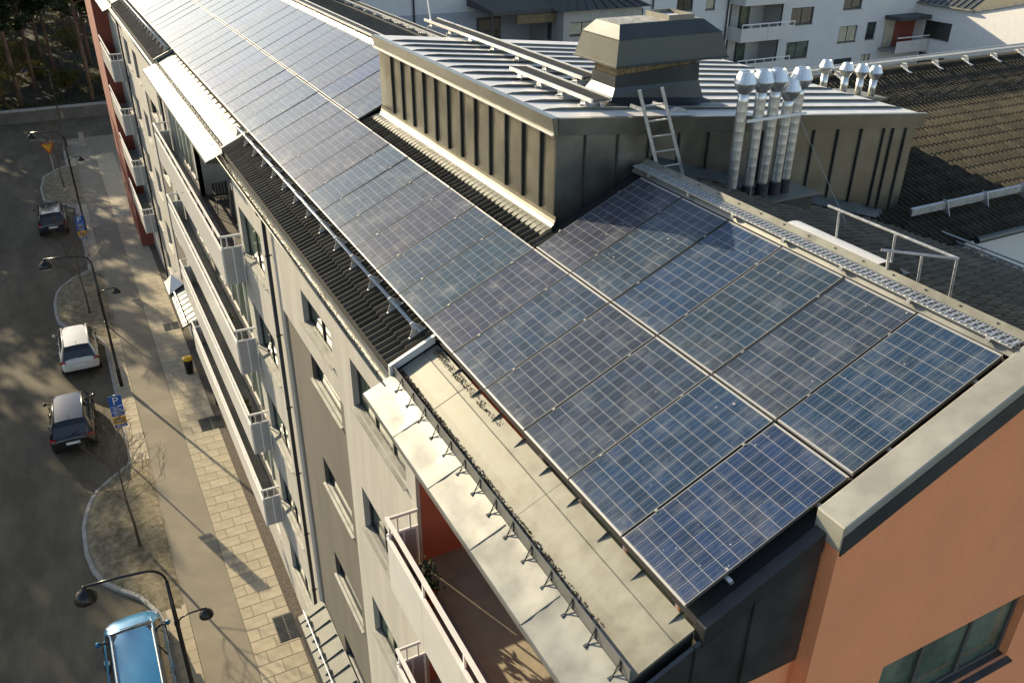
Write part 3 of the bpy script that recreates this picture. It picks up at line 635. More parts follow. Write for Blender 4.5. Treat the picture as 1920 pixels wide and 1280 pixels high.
# --- balconies
def balcony(y0, y1, xo, zf, zone, ends=(True,True), perf_end=True, xin=XF):
    bal = MB().box(xo+0.03,xin,y0+0.03,y1-0.03,zf-0.22,zf).build('balcony','concrete',B)
    n = max(1, round((y1-y0)/1.3)); d = (y1-y0)/n
    for i in range(n): MB().box(xo,xo+0.025,y0+i*d+0.004,y0+(i+1)*d-0.004,zf-0.30,zf+0.68).build('front_panel','panel_white',bal)
    MB().box(xo-0.008,xo+0.045,y0,y1,zf+0.685,zf+0.725).build('mid_rail','white_paint',bal)
    MB().box(xo-0.01,xo+0.045,y0,y1,zf+1.05,zf+1.105).build('top_rail','white_paint',bal)
    for i in range(n+1): MB().box(xo+0.026,xo+0.056,y0+i*d-0.02+(0.02 if i == 0 else (-0.02 if i == n else 0)),y0+i*d+0.02+(0.02 if i == 0 else (-0.02 if i == n else 0)),zf-0.1,zf+1.05).build('post','white_paint',bal)
    for e, yy in zip(ends,(y0,y1)):
        if not e: continue
        sg = 1 if yy == y0 else -1
        MB().box(xo+0.03,xin-0.02,yy,yy+sg*0.012,zf-0.28,zf+0.74).build('end_panel','perf',bal)
        for x in (xo+0.02,(xo+xin)/2,xin-0.04): MB().box(x,x+0.028,yy-0.004*sg,yy+sg*0.02,zf-0.30,zf+0.76).build('end_frame','white_paint',bal)
        MB().box(xo,xin,yy-0.006,yy+sg*0.04,zf+1.05,zf+1.10).build('end_rail','white_paint',bal)
        MB().box(xo,xin,yy-0.006*sg,yy+sg*0.024,zf+0.74,zf+0.78).build('end_rail','white_paint',bal)
        for x in (xo+0.16,xo+0.36): MB().box(x,x+0.025,yy,yy+sg*0.025,zf+0.78,zf+1.05).build('baluster','white_paint',bal)
    return bal
for k in range(4): balcony(0.0,5.40,-1.0,F[k],'A',ends=(False,True))
for k in range(4): balcony(17.66,30.2,-1.05,F[k],'B')
for k in range(4): balcony(45.0,51.3,-1.22,F[k],'C',ends=(True,False))
# entrance canopies at the stair doors
def entrance(y0, y1, z, nm='entrance_canopy'):
    c = MB().hexa([(-1.22,y0,z-0.50),(XF+0.03,y0,z-0.25),(XF+0.03,y1,z-0.25),(-1.22,y1,z-0.50),(-1.22,y0,z-0.42),(XF+0.03,y0,z-0.06),(XF+0.03,y1,z-0.06),(-1.22,y1,z-0.42)]).build(nm,'zinc_old',B)
    yy = y0+0.3
    while yy < y1-0.1:
        MB().hexa([(-1.2,yy-0.01,z-0.42),(XF,yy-0.01,z-0.07),(XF,yy+0.01,z-0.07),(-1.2,yy+0.01,z-0.42),(-1.2,yy-0.006,z-0.39),(XF,yy-0.006,z-0.03),(XF,yy+0.006,z-0.03),(-1.2,yy+0.006,z-0.39)]).build('seam','zinc_dark',c); yy += 0.55
    MB().tube([(-1.02,y0,z-0.22),(-1.02,y1,z-0.22)],0.02,6).build('snow_rail','galv',c)
    yy = y0+0.25
    while yy < y1:
        MB().prism([(-1.12,yy-0.01,z-0.385),(-0.85,yy-0.01,z-0.31),(-1.0,yy-0.01,z-0.19)],(0,0.02,0)).build('rail_bracket','galv',c); yy += 0.6
    MB().box(-1.25,-1.2,y0-0.03,y1+0.03,z-0.56,z-0.40).build('fascia','dark_metal',c)
    d = MB().box(XF-0.02,XF+0.02,(y0+y1)/2-0.9,(y0+y1)/2+0.9,G+0.12,z-0.6).build('entrance_door','frame_dark',B)
    for q in (-0.45,0.45): MB().box(XF-0.03,XF-0.02,(y0+y1)/2+q-0.36,(y0+y1)/2+q+0.36,G+0.3,z-0.75).build('pane','glass',d)
entrance(8.0,13.5,-11.88); entrance(32.9,38.2,-12.1)
# ================================================================ SOLAR PANELS
PL, PW, PT = 1.956, 0.987, 0.040
def panel_parts():
    f = MB(); w = 0.014; wu = 0.004
    def sb(u0,u1,v0,v1,n0,n1):
        f.hexa([rf(u0,v0,n0),rf(u1,v0,n0),rf(u1,v1,n0),rf(u0,v1,n0),rf(u0,v0,n1),rf(u1,v0,n1),rf(u1,v1,n1),rf(u0,v1,n1)])
    sb(0,PW,0,w,-PT,0); fr = f.build('frame','alu_frame',org=(0,0,0)); f = MB(); sb(0,PW,PL-w,PL,-PT,0); fr2_ = f.build('frame','alu_frame',org=(0,0,0)); f = MB()
    sb(0,wu,w,PL-w,-PT,0); fr3_ = f.build('side_frame','side_frame',org=(0,0,0)); f = MB(); sb(PW-wu,PW,w,PL-w,-PT,0); fr4_ = f.build('side_frame','side_frame',org=(0,0,0))  # sides coloured darker than the ends, as those catch the sun
    g_ = MB(); a = [(wu,w),(PW-wu,w),(PW-wu,PL-w),(wu,PL-w)]
    g_.add([rf(u,v,-0.003) for u,v in a]+[rf(u,v,-0.009) for u,v in a],[(0,1,2,3),(7,6,5,4)]); gl = g_.build('glass','solar',org=(0,0,0))
    me = gl.data; uvl = me.uv_layers.new(name='UVMap'); cw = 0.1618; cl = 0.1592
    ou, ov = (PW-6*cw)/2, (PL-12*cl)/2
    for lp in me.loops:
        co = me.vertices[lp.vertex_index].co; u = co.y; v = co.x/CS if True else 0; v = (co.x*CS+co.z*SN)
        uvl.data[lp.index].uv = ((u-ou)/cw, (v-ov)/cl)
    def cl1(v): return MB().hexa([rf(PW-0.010,v,-0.02),rf(PW+0.030,v,-0.02),rf(PW+0.030,v+0.035,-0.02),rf(PW-0.010,v+0.035,-0.02),rf(PW-0.010,v,0.006),rf(PW+0.030,v,0.003),rf(PW+0.030,v+0.035,0.003),rf(PW-0.010,v+0.035,0.003)]).build('clamp','zinc',org=(0,0,0))
    return fr, fr2_, fr3_, fr4_, gl, cl1(0.42), cl1(1.54)
PARTS = panel_parts(); first = True
def put_panel(u, row, label):
    global first
    loc = rf(u+0.012, 0.004 if row == 0 else PH+0.012, 0); loc.z += random.uniform(-0.003,0.003)
    t = thing('solar_panel', label, 'solar panel', loc, 'solar panels on the long roof slope')
    for s in PARTS:
        if first: o = s
        else: o = s.copy(); COL.objects.link(o)
        o.parent = t; o.location = (0,0,0); o.rotation_euler = (random.uniform(-0.0025,0.0025),random.uniform(-0.003,0.003),0)
    first = False
for i in range(50): put_panel(i*PP, 0, 'blue polycrystalline solar panel, %s from the near gable in the lower row' % ordw(i+1))
for i in range(6): put_panel(i*PP, 1, 'blue polycrystalline solar panel, %s from the near gable in the upper row' % ordw(i+1))
for i in range(24): put_panel(14.2+i*PP, 1, 'sky-reflecting solar panel in the upper row, %s beyond the metal plant room' % ordw(i+1))
for nm, v, y0, y1, lb in (('mounting_rail',0.45,-0.06,50.6,'lowest'),('mounting_rail',1.55,-0.06,50.6,'second lowest'),('mounting_rail',2.43,-0.06,6.1,'third lowest'),('mounting_rail',3.55,-0.06,6.1,'topmost')):
    o = MB().hexa([rf(y0,v,-0.085),rf(y1,v,-0.085),rf(y1,v+0.04,-0.085),rf(y0,v+0.04,-0.085),rf(y0,v,-0.042),rf(y1,v,-0.042),rf(y1,v+0.04,-0.042),rf(y0,v+0.04,-0.042)]).build(nm,'galv')
    tag(o, lb+' aluminium mounting rail running under the solar panels', 'mounting rail', 'rails carrying the solar panels')
# ================================================================ METAL PLANT ROOM ON THE RIDGE
PX0, PX1, PY0, PY1 = 2.35, 10.1, 6.5, 14.1
def pz(x, h=0.0): return 2.565-0.1*(x-2.3)+h
H = thing('plant_room', 'low metal-clad plant room with standing seams sitting across the roof ridge', 'plant room', (5,10,1.0))
ribs = [6.5+0.02]+[6.90+0.58*i for i in range(12)]+[PY1-0.02]
for a, b in zip(ribs, ribs[1:]):
    k = MB(); m_ = 6; vs = []
    for q in range(m_+1):
        yy = a+0.004+(b-a-0.008)*q/m_; bow = 0.014*math.sin(math.pi*q/m_)
        for z, dx in ((1.02,0.0),(1.3,-bow*0.6),(1.7,-bow),(2.05,-bow*0.7),(2.34,0.0)): vs.append((PX0+dx,yy,z))
    k.add(vs,[(q*5+p,q*5+p+1,(q+1)*5+p+1,(q+1)*5+p) for q in range(m_) for p in range(4)]).build('wall_sheet','zinc_olive',H,smooth=True)
for yy in ribs[1:-1]: MB().hexa([(PX0-0.045,yy-0.02,1.10),(PX0+0.01,yy-0.008,1.08),(PX0+0.01,yy+0.02,1.08),(PX0-0.045,yy+0.016,1.10),(PX0-0.05,yy-0.016,2.31),(PX0+0.01,yy-0.008,2.31),(PX0+0.01,yy+0.02,2.31),(PX0-0.05,yy+0.016,2.31)]).build('standing_seam','zinc_dark',H)
fbz = lambda x: min(rz(x,-0.25), bz(x,-0.3))
fx = [PX0]+[2.85+0.582*i for i in range(13)]+[PX1]
for a, b in zip(fx, fx[1:]):
    MB().hexa([(a+0.004,PY0,fbz(a)),(b-0.004,PY0,fbz(b)),(b-0.004,PY0+0.03,fbz(b)),(a+0.004,PY0+0.03,fbz(a)),(a+0.004,PY0,pz(a,-0.24)),(b-0.004,PY0,pz(b,-0.24)),(b-0.004,PY0+0.03,pz(b,-0.24)),(a+0.004,PY0+0.03,pz(a,-0.24))]).build('front_sheet','zinc_olive',H)
for x in fx[1:-1]+[9.49]: MB().box(x-0.012,x+0.012,PY0-0.035,PY0,fbz(x)+0.05,pz(x,-0.26)).build('front_seam','zinc_dark',H)
MB().box(PX0+0.01,PX1-0.01,PY1-0.02,PY1,-0.9,pz(PX1,-0.1)).build('back_wall','zinc_dark',H)
MB().box(PX1-0.03,PX1,PY0+0.01,PY1,-1.0,pz(PX1,-0.2)).build('right_wall','zinc_olive',H)
# fascias
MB().hexa([(PX0-0.075,PY0-0.07,2.33),(PX0-0.01,PY0-0.07,2.33),(PX0-0.01,PY1+0.05,2.33),(PX0-0.075,PY1+0.05,2.33),(PX0-0.12,PY0-0.07,2.575),(PX0-0.01,PY0-0.07,2.575),(PX0-0.01,PY1+0.05,2.575),(PX0-0.12,PY1+0.05,2.575)]).build('eave_fascia','zinc_olive',H)
MB().bar((PX0-0.09,PY0-0.07,2.325),(PX0-0.09,PY1+0.05,2.325),0.03,0.02).build('eave_drip','zinc_bright',H)
MB().hexa([(PX0-0.01,PY0-0.075,pz(PX0,-0.245)),(PX1+0.1,PY0-0.075,pz(PX1,-0.245)),(PX1+0.1,PY0-0.005,pz(PX1,-0.245)),(PX0-0.01,PY0-0.005,pz(PX0,-0.245)),(PX0-0.01,PY0-0.095,pz(PX0,0.01)),(PX1+0.14,PY0-0.095,pz(PX1,0.01)),(PX1+0.14,PY0-0.005,pz(PX1,0.01)),(PX0-0.01,PY0-0.005,pz(PX0,0.01))]).build('verge_fascia','zinc_olive',H)
# roof sheets with curling seams
ry = [PY0]+[6.95+0.58*i for i in range(12)]+[PY1+0.05]
for a, b in zip(ry, ry[1:]): MB().hexa([(PX0-0.1,a+0.003,pz(PX0-0.1,-0.05)),(PX1+0.1,a+0.003,pz(PX1+0.1,-0.05)),(PX1+0.1,b-0.003,pz(PX1+0.1,-0.05)),(PX0-0.1,b-0.003,pz(PX0-0.1,-0.05)),(PX0-0.1,a+0.003,pz(PX0-0.1,0.0)),(PX1+0.1,a+0.003,pz(PX1+0.1,0.0)),(PX1+0.1,b-0.003,pz(PX1+0.1,0.0)),(PX0-0.1,b-0.003,pz(PX0-0.1,0.0))]).build('roof_sheet','zinc_bright',H)
for yy in ry[1:-1]:
    pts = [(PX0+0.02,0.006),(PX0+0.12,0.03),(PX0+0.35,0.045),(PX1-0.3,0.045),(PX1+0.05,0.02)]
    m = MB(); vs = []
    for x,h in pts: vs += [(x,yy-0.011,pz(x)),(x,yy+0.011,pz(x)),(x,yy+0.006,pz(x,h)),(x,yy-0.006,pz(x,h))]
    m.add(vs,[(4*i+j,4*i+(j+1)%4,4*i+4+(j+1)%4,4*i+4+j) for i in range(4) for j in range(4)]+[(3,2,1,0),(16,17,18,19)]).build('roof_seam','zinc_dark',H)  # dark seam colour stands in for the shadow along each seam
# flashing apron at the foot of the left wall
MB().extr_y([(PX0-0.004,1.08),(PX0-0.015,1.02),(PX0-0.04,0.965),(PX0-0.085,0.925),(PX0-0.085,0.90),(PX0,0.9)], 6.42, PY1+0.02, True).build('foot_flashing','zinc_olive',H)
MB().extr_y([(PX0-0.08,0.928),(2.16,rz(2.16,-0.075)),(2.08,rz(2.08,-0.08)),(2.08,rz(2.08,-0.1)),(PX0-0.08,0.90)], 6.40, PY1+0.02, True).build('apron','zinc_dusty',H)
fr2 = MB(); fr2.hexa([(PX0-0.05,PY0-0.22,bz(PX0,-0.9)),(PX1+0.1,PY0-0.22,bz(PX1,0.06)),(PX1+0.1,PY0,bz(PX1,0.0)),(PX0,PY0,0.9),(PX0-0.05,PY0-0.22,bz(PX0,-0.88)),(PX1+0.1,PY0-0.22,bz(PX1,0.075)),(PX1+0.1,PY0-0.005,bz(PX1,0.30)),(PX0,PY0-0.005,1.0)])
MB().hexa([(4.1,PY0-0.2,bz(4.1,0.05)),(PX1+0.08,PY0-0.2,bz(PX1,0.05)),(PX1+0.08,PY0+0.01,bz(PX1,0.05)),(4.1,PY0+0.01,bz(4.1,0.05)),(4.1,PY0-0.2,bz(4.1,0.06)),(PX1+0.08,PY0-0.2,bz(PX1,0.06)),(PX1+0.08,PY0-0.003,bz(PX1,0.22)),(4.1,PY0-0.003,bz(4.1,0.22))]).build('front_flashing','zinc_dark',H)
# ---- ventilation cowl
V = thing('ventilation_cowl', 'big grey sheet-metal ventilation cowl on the plant room roof', 'ventilation cowl', (4.85,7.8,2.3))
def loft(mb, rings, cap=True):
    n = len(rings[0]); vs = [p for r_ in rings for p in r_]
    fs = [(k*n+i,k*n+(i+1)%n,(k+1)*n+(i+1)%n,(k+1)*n+i) for k in range(len(rings)-1) for i in range(n)]
    if cap: fs += [tuple(range(n-1,-1,-1)), tuple((len(rings)-1)*n+i for i in range(n))]
    return mb.add(vs, fs)
def rect(x0,x1,y0,y1,z0,z1=None):
    z1 = z0 if z1 is None else z1
    return [(x0,y0,z0),(x1,y0,z1),(x1,y1,z1),(x0,y1,z0)]
loft(MB(), [rect(3.62,6.15,7.2,8.55,pz(3.62,0.006),pz(6.15,0.006)),rect(3.80,5.92,7.36,8.38,pz(3.8,0.03),pz(5.92,0.03)),rect(3.93,5.78,7.45,8.28,pz(3.93,0.09),pz(5.78,0.09)),rect(4.0,5.68,7.5,8.2,2.62,2.60),rect(4.0,5.66,7.5,8.2,2.80,2.88)]).build('base','cowl',V)
loft(MB(), [rect(4.03,5.63,7.53,8.17,2.79,2.87),rect(4.03,5.63,7.53,8.17,3.02)]).build('timber_band','wood_strip',V)
for a in (4.2,4.75,5.2,5.5): MB().box(a,a+0.06,7.515,7.53,2.90,2.95).build('knot_bracket','dark_metal',V)
loft(MB(), [rect(3.90,6.12,7.35,8.62,2.97),rect(3.955,5.98,7.40,8.48,3.37),rect(4.03,5.66,7.52,8.20,3.575)]).build('hood','cowl',V)
loft(MB(), [rect(3.885,6.135,7.335,8.635,2.955),rect(3.885,6.135,7.335,8.635,2.985)]).build('rim','cowl',V)
MB().box(3.945,5.99,7.39,8.49,3.362,3.376).build('fold_line','cowl',V)
MB().box(4.05,5.62,7.54,8.18,3.576,3.584).build('top_plate','hood_speck',V)
MB().box(5.0,5.45,7.56,8.16,3.585,3.60).build('lid','zinc_bright',V)
for a in ((4.97,5.0,7.53,8.17),(5.45,5.48,7.53,8.17),(5.0,5.45,7.53,7.555),(5.0,5.45,8.165,8.19)): MB().box(*a,3.585,3.66).build('lid_frame','wood_strip' if 0 else 'zinc_dusty',V)
# ---- roof gangways
def gangway(label, x0, x1, y0, y1, zf, h, n_br, kick=True):
    t = thing('roof_gangway', label, 'gangway', ((x0+x1)/2,(y0+y1)/2,zf((x0+x1)/2)), 'grated gangways on the roofs')
    zt_ = lambda yy: zf((x0+x1)/2)+h
    z = zt_(0)
    MB().box(x0,x0+0.035,y0,y1,z-0.035,z+0.02).build('side_beam','alu',t); MB().box(x1-0.035,x1,y0,y1,z-0.035,z+0.02).build('side_beam','alu',t)
    gm = MB(); k = int((y1-y0)/0.055)
    for i in range(k+1): yy = y0+0.01+i*(y1-y0-0.02)/k; gm.box(x0+0.035,x1-0.035,yy-0.006,yy+0.006,z-0.022,z+0.004)
    for i in range(1,6): x = x0+0.035+(x1-x0-0.07)*i/6; gm.box(x-0.007,x+0.007,y0+0.01,y1-0.01,z-0.012,z+0.004)
    gm.build('grating','grate',t)
    for i in range(n_br):
        yy = y0+0.3+(y1-y0-0.6)*i/max(1,n_br-1); m = MB()
        for x in (x0+0.04,x1-0.06): m.prism([(x,yy-0.10,zf(x)+0.006),(x,yy+0.10,zf(x)+0.006),(x,yy+0.05,z-0.035),(x,yy-0.05,z-0.035)],(0.012,0,0))
        m.bar((x0-0.03,yy,zf(x0)+0.03),(x1+0.03,yy,zf(x1)+0.03),0.045,0.03); m.build('bracket','galv',t)
    return t, z
g1, z1_ = gangway('long galvanised gangway on the plant room roof, ending behind the cowl', 4.15, 4.52, 8.75, 15.9, lambda x: pz(x), 0.17, 7)
g2, z2_ = gangway('short galvanised gangway on the plant room roof, ending left of the cowl', 3.18, 3.55, 6.9, 9.6, lambda x: pz(x), 0.17, 4)
MB().bar((4.2,15.6,z1_),(4.2,15.75,z1_+0.45),0.03).build('end_post','alu',g1)
t = thing('roof_gangway', 'perforated ridge gangway with tall cream kick plate above the upper panels', 'gangway', (3.75,2.8,1.7), 'grated gangways on the roofs')
gm = MB(); y0, y1 = -0.02, 6.35; k = int((y1-y0)/0.075)
for i in range(k):
    yy = y0+i*(y1-y0)/k
    gm.bar((3.645,yy+0.01,1.722),(3.825,yy+0.055,1.735),0.02,0.014); gm.bar((3.645,yy+0.055,1.722),(3.825,yy+0.012,1.735),0.02,0.014)
for i in range(4): x = 3.65+0.057*i; gm.box(x-0.008,x+0.008,y0,y1,1.712+0.07*(x-3.65)-0.006,1.712+0.07*(x-3.65)+0.008)
gm.build('grating','galv',t)
MB().hexa([(3.825,y0,1.70),(3.838,y0,1.70),(3.838,y1,1.70),(3.825,y1,1.70),(3.825,y0,1.745),(3.90,y0,1.80),(3.90,y1,1.80),(3.825,y1,1.745)]).build('kick_plate','zinc_dusty',t)
for i in range(14): MB().box(3.855,3.868,0.3+i*0.43,0.315+i*0.43,1.769,1.785).build('rivet','dark_metal',t)
for i in range(7): MB().box(3.63,3.86,0.2+i*0.95,0.25+i*0.95,1.66,1.705).build('bracket','galv',t)
# far ridge gangways
gangway('pale gangway along the ridge beyond the plant room', 3.72, 4.0, 14.3, 40.0, lambda x: 1.70, 0.10, 20)
gangway('pale gangway on the brown slope beyond the plant room', 9.6, 9.95, 14.6, 44.0, lambda x: bz(x), 0.22, 22)
# ---- ladder
t = thing('roof_ladder', 'galvanised roof ladder leaning on the plant room front', 'ladder', (4.15,6.3,1.35))
def lad(s, k): # s 0..1 up, k left/right
    a = Vector((4.07+0.44*k, 6.12, 1.36)); b = Vector((3.69+0.41*k, 6.40, 2.84)); return a+(b-a)*s
for k in (0,1): MB().bar(lad(0,k),lad(1,k),0.035,0.05).build('stile','galv',t)
for i in range(6): MB().tube([lad(0.07+0.155*i,0),lad(0.07+0.155*i,1)],0.014,6).build('rung','galv',t)
for k in (0,1): MB().bar(lad(0.80,k),lad(0.80,k)+Vector((0,0.35,0.0)),0.03,0.05).build('wall_bracket','galv',t)
o = MB().prism([(4.55,6.75,pz(4.6,0.004)),(4.62,6.75,pz(4.6,0.07)),(4.72,6.75,pz(4.7,0.09)),(4.86,6.75,pz(4.8,0.05)),(4.92,6.75,pz(4.9,0.002))],(0,0.05,0)).build('roof_anchor','galv'); tag(o,'small galvanised safety anchor on the plant room roof behind the ladder','roof anchor')
# ---- flue pipes on their box
bx_ = thing('flue_box', 'dark zinc box carrying the five tall steel flues', 'flue box', (6.0,5.9,0.6))
MB().hexa([(5.1,5.66,bz(5.1,-0.1)),(6.85,5.66,bz(6.85,-0.1)),(6.85,6.2,bz(6.85,-0.1)),(5.1,6.2,bz(5.1,-0.1)),(5.1,5.66,1.0),(6.85,5.66,1.0),(6.85,6.2,1.0),(5.1,6.2,1.0)]).build('body','zinc_dark',bx_)
MB().box(5.05,6.92,5.6,6.26,1.0,1.03).build('top_plate','zinc',bx_)
def flue(x, y, zb, zt_, r, label, group, seg=True, rc=None):
    rc = rc or r*2.05
    t = thing('flue_pipe', label, 'flue pipe', (x,y,zb), group)
    hp = zt_-rc*1.75
    MB().lathe([(r*1.12,zb),(r*1.12,zb+0.22),(r,zb+0.225)],(x,y,0),16).build('collar','black_collar',t,smooth=False) if seg else None
    pr = [(r,zb+(0.2 if seg else 0))]; zz = zb+0.25
    while zz < hp-0.05 and seg: pr += [(r*0.999,zz-0.006),(r*1.006,zz),(r*0.999,zz+0.006)]; zz += 0.15
    pr += [(r,hp)]
    MB().lathe(pr,(x,y,0),24).build('pipe','steel_pipe',t,smooth=True)
    c = MB().lathe([(r*1.02,hp-0.02),(r*1.02,hp),(rc*0.68,hp+0.02),(rc,hp+rc*0.78),(rc,hp+rc*0.86)],(x,y,0),20).build('cap','steel_pipe',t,smooth=False)
    MB().lathe([(rc,hp+rc*0.86),(rc*0.62,zt_),(rc*0.55,zt_),(rc*0.5,zt_-0.02)],(x,y,0),20).build('cap_cone','steel_pipe',t,smooth=False)
    for q in c.data.polygons: q.use_smooth = True
    return t
for i, (x, zt_) in enumerate(((5.26,3.07),(5.61,3.06),(5.90,3.05),(6.15,2.89),(6.39,3.03))):
    flue(x, 5.9 if i != 3 else 5.86, 1.03, zt_, 0.085, 'tall polished steel flue pipe, %s' % ['leftmost of the five in a row','second from left of the five in a row','middle one of the five in a row','shortest of the five in a row','rightmost of the five in a row'][i], 'tall flues beside the plant room')
fb_ = tag(MB().box(5.3,6.5,5.775,5.80,2.32,2.36).build('flue_brace','white_paint'), 'pale steel strap bracing the five tall flues together', 'brace')
wr = MB().tube([(5.43,5.62,bz(5.4,0.0)),(5.44,5.72,2.2)],0.004,5).build('stay_wire','galv'); tag(wr,'thin stay wire rising in front of the tall flues','wire')
wr = MB().tube([(6.9,6.3,2.1),(7.15,5.1,bz(7.15,0.0))],0.004,5).build('stay_wire','galv'); tag(wr,'thin stay wire slanting down to the dark tiles beside the plant room','wire')
# ---- railing and roof hatch behind the ridge
t = thing('roof_railing', 'thin galvanised railing around the hatch behind the ridge', 'railing', (4.3,2.2,1.5))
TP = [(4.34,3.10,2.02),(4.36,1.22,2.02),(3.93,1.62,2.02)]
MB().tube([TP[0],TP[1]],0.017,6).build('top_rail','galv',t); MB().tube([TP[1],(3.80,1.78,2.02)],0.017,6).build('top_rail','galv',t)
for (x,yy) in ((4.35,1.23),(4.30,2.02),(4.28,2.86),(4.10,1.48),(3.86,1.72)):
    MB().tube([(x,yy,2.02),(x+0.06,yy+0.0,bz(x+0.06,0.0))],0.015,6).build('post','galv',t)
    MB().box(x,x+0.12,yy-0.05,yy+0.05,bz(x+0.1,0.02),bz(x+0.1,0.06)).build('foot_plate','galv',t)
t = thing('roof_hatch', 'low curved pale metal roof hatch behind the ridge gangway', 'roof hatch', (4.3,2.8,1.5))
hm = MB(); n_ = 10; vs = []
for i in range(n_+1):
    a = i/n_; x = 4.02+0.62*a; zz = bz(x,0.05)+0.14*math.sin(math.pi*min(1,a*0.9+0.1))
    vs += [(x,2.0,zz),(x,3.5,zz)]
hm.add(vs,[(2*i,2*i+2,2*i+3,2*i+1) for i in range(n_)]).build('lid','zinc_bright',t,smooth=True)
for yy in (2.0,3.5):
    MB().prism([(4.02,yy,bz(4.02,-0.02))]+[(4.02+0.62*i/n_,yy,bz(4.02+0.62*i/n_,0.045)+0.14*math.sin(math.pi*min(1,(i/n_)*0.9+0.1))) for i in range(n_+1)]+[(4.64,yy,bz(4.64,-0.02))],(0,0.01,0)).build('cheek','zinc_dark',t)
MB().box(4.0,4.66,1.96,3.54,bz(4.66,-0.03),bz(4.4,0.03)).build('kerb_frame','zinc_dark',t)
# ================================================================ WING
W = thing('wing_building', 'rear wing with dark double-roman tiled roof meeting the main house', 'building', (16,8.5,G))
WE, WR, WX1 = 5.22, 11.75, 27.0
wr_ = MB(); wr_.add([(8.2,WE,wz(WE,-0.05)),(WX1,WE,wz(WE,-0.05)),(WX1,WR,wz(WR,-0.05)),(8.2,WR,wz(WR,-0.05)),(WX1,17.4,wz(WE,-0.05)),(8.2,17.4,wz(WE,-0.05))],[(0,1,2,3),(3,2,4,5)])
wroof = wr_.build('roof','underlay',W)
wa = math.atan(WK); tw = Tiler(wroof,(1,0,0),(0,math.cos(wa),math.sin(wa)),(0,-math.sin(wa),math.cos(wa)),'tile_wing',0.026)
cand = []; nr = int((WR-WE)/math.cos(wa)/TC)
for j in range(nr):
    yy = WE+0.02+j*TC*math.cos(wa)
    for i in range(62):
        x = 8.4+i*TW; z = wz(yy,-0.03)
        if bz(x+0.15,-0.02) > z+0.03 and x < 10.8: continue
        if x < 10.05 and yy > 6.3: continue
        cand.append((abs(x-14)+0.5*(yy-WE), x, yy, z))
cand.sort()
for k, (_,x,yy,z) in enumerate(cand): tw.put((x,yy,z), k < 300)
tw.done()
MB().tube([(10.8,WE-0.06,wz(WE,-0.03)),(WX1,WE-0.06,wz(WE,-0.03))],0.07,8).build('gutter','zinc_dark',W)
MB().box(10.8,WX1,WE+0.15,WE+0.4,G,wz(WE,-0.1)).build('front_wall','bg_wall',W)
MB().box(8.4,WX1,WR-0.12,WR+0.12,wz(WR,-0.02),wz(WR,0.05)).build('ridge_cap','tile_wing',W)
tw2 = MB().box(10.72,10.86,-0.3,6.6,bz(10.75,-0.10),bz(10.75,0.0)).build('valley_gutter','zinc_dark',B)
for i in range(28): MB().box(10.87,10.90,-0.2+i*0.2,-0.12+i*0.2,bz(10.75,-0.08),bz(10.75,0.02)).build('gutter_hook','white_paint',B)
# wing ridge gangway and eave snow guard
t = thing('roof_gangway', 'grated gangway on pale brackets along the ridge of the rear wing', 'gangway', (16,WR,1.5), 'grated gangways on the roofs')
zr = wz(WR,0.22); gm = MB()
for i in range(230): x = 9.6+i*0.055; gm.box(x,x+0.02,WR-0.16,WR+0.16,zr-0.012,zr)
gm.build('grating','galv',t)
for yy in (WR-0.17,WR+0.16): MB().box(9.6,22.3,yy,yy+0.02,zr-0.04,zr+0.02).build('side_beam','galv',t)
for i in range(11):
    x = 9.9+i*1.18; m = MB(); m.prism([(x,WR-0.30,wz(WR-0.3,0.03)),(x,WR-0.05,wz(WR,0.02)),(x,WR-0.02,zr-0.03),(x,WR-0.2,zr-0.03)],(0.012,0,0)); m.bar((x+0.006,WR-0.42,wz(WR-0.42,0.055)),(x+0.006,WR-0.1,wz(WR-0.1,0.055)),0.07,0.012); m.build('bracket','white_paint',t)
t = thing('snow_guard', 'twin-rail galvanised snow guard near the eave of the rear wing', 'snow guard', (15,6.1,-0.1), 'snow guards above the tiled eaves')
for h, dy in ((0.15,0),(0.23,0.03)): MB().tube([(9.95,6.05+dy,wz(6.05,h)),(24,6.05+dy,wz(6.05,h))],0.025,6).build('rail','galv',t)
MB().box(9.95,24,6.03,6.06,wz(6.05,0.10),wz(6.05,0.24)).build('plate','galv',t)
for i in range(12): x = 10.9+i*1.15; MB().prism([(x,5.9,wz(5.9,0.03)),(x,6.2,wz(6.2,0.03)),(x,6.12,wz(6.1,0.27)),(x,6.02,wz(6.0,0.27))],(0.012,0,0)).build('bracket','galv',t)
t = thing('snow_guard', 'dark snow guard along the hidden rear eave of the main roof', 'snow guard', (10.4,3.0,-0.3), 'snow guards above the tiled eaves')
for h in (0.12,0.2): MB().tube([(10.35,-0.2,bz(10.35,h)),(10.35,5.9,bz(10.35,h))],0.02,6).build('rail','galv',t)
for i in range(6): MB().box(10.3,10.4,0.3+i*1.1,0.312+i*1.1,bz(10.35,0.0),bz(10.35,0.22)).build('bracket','galv',t)
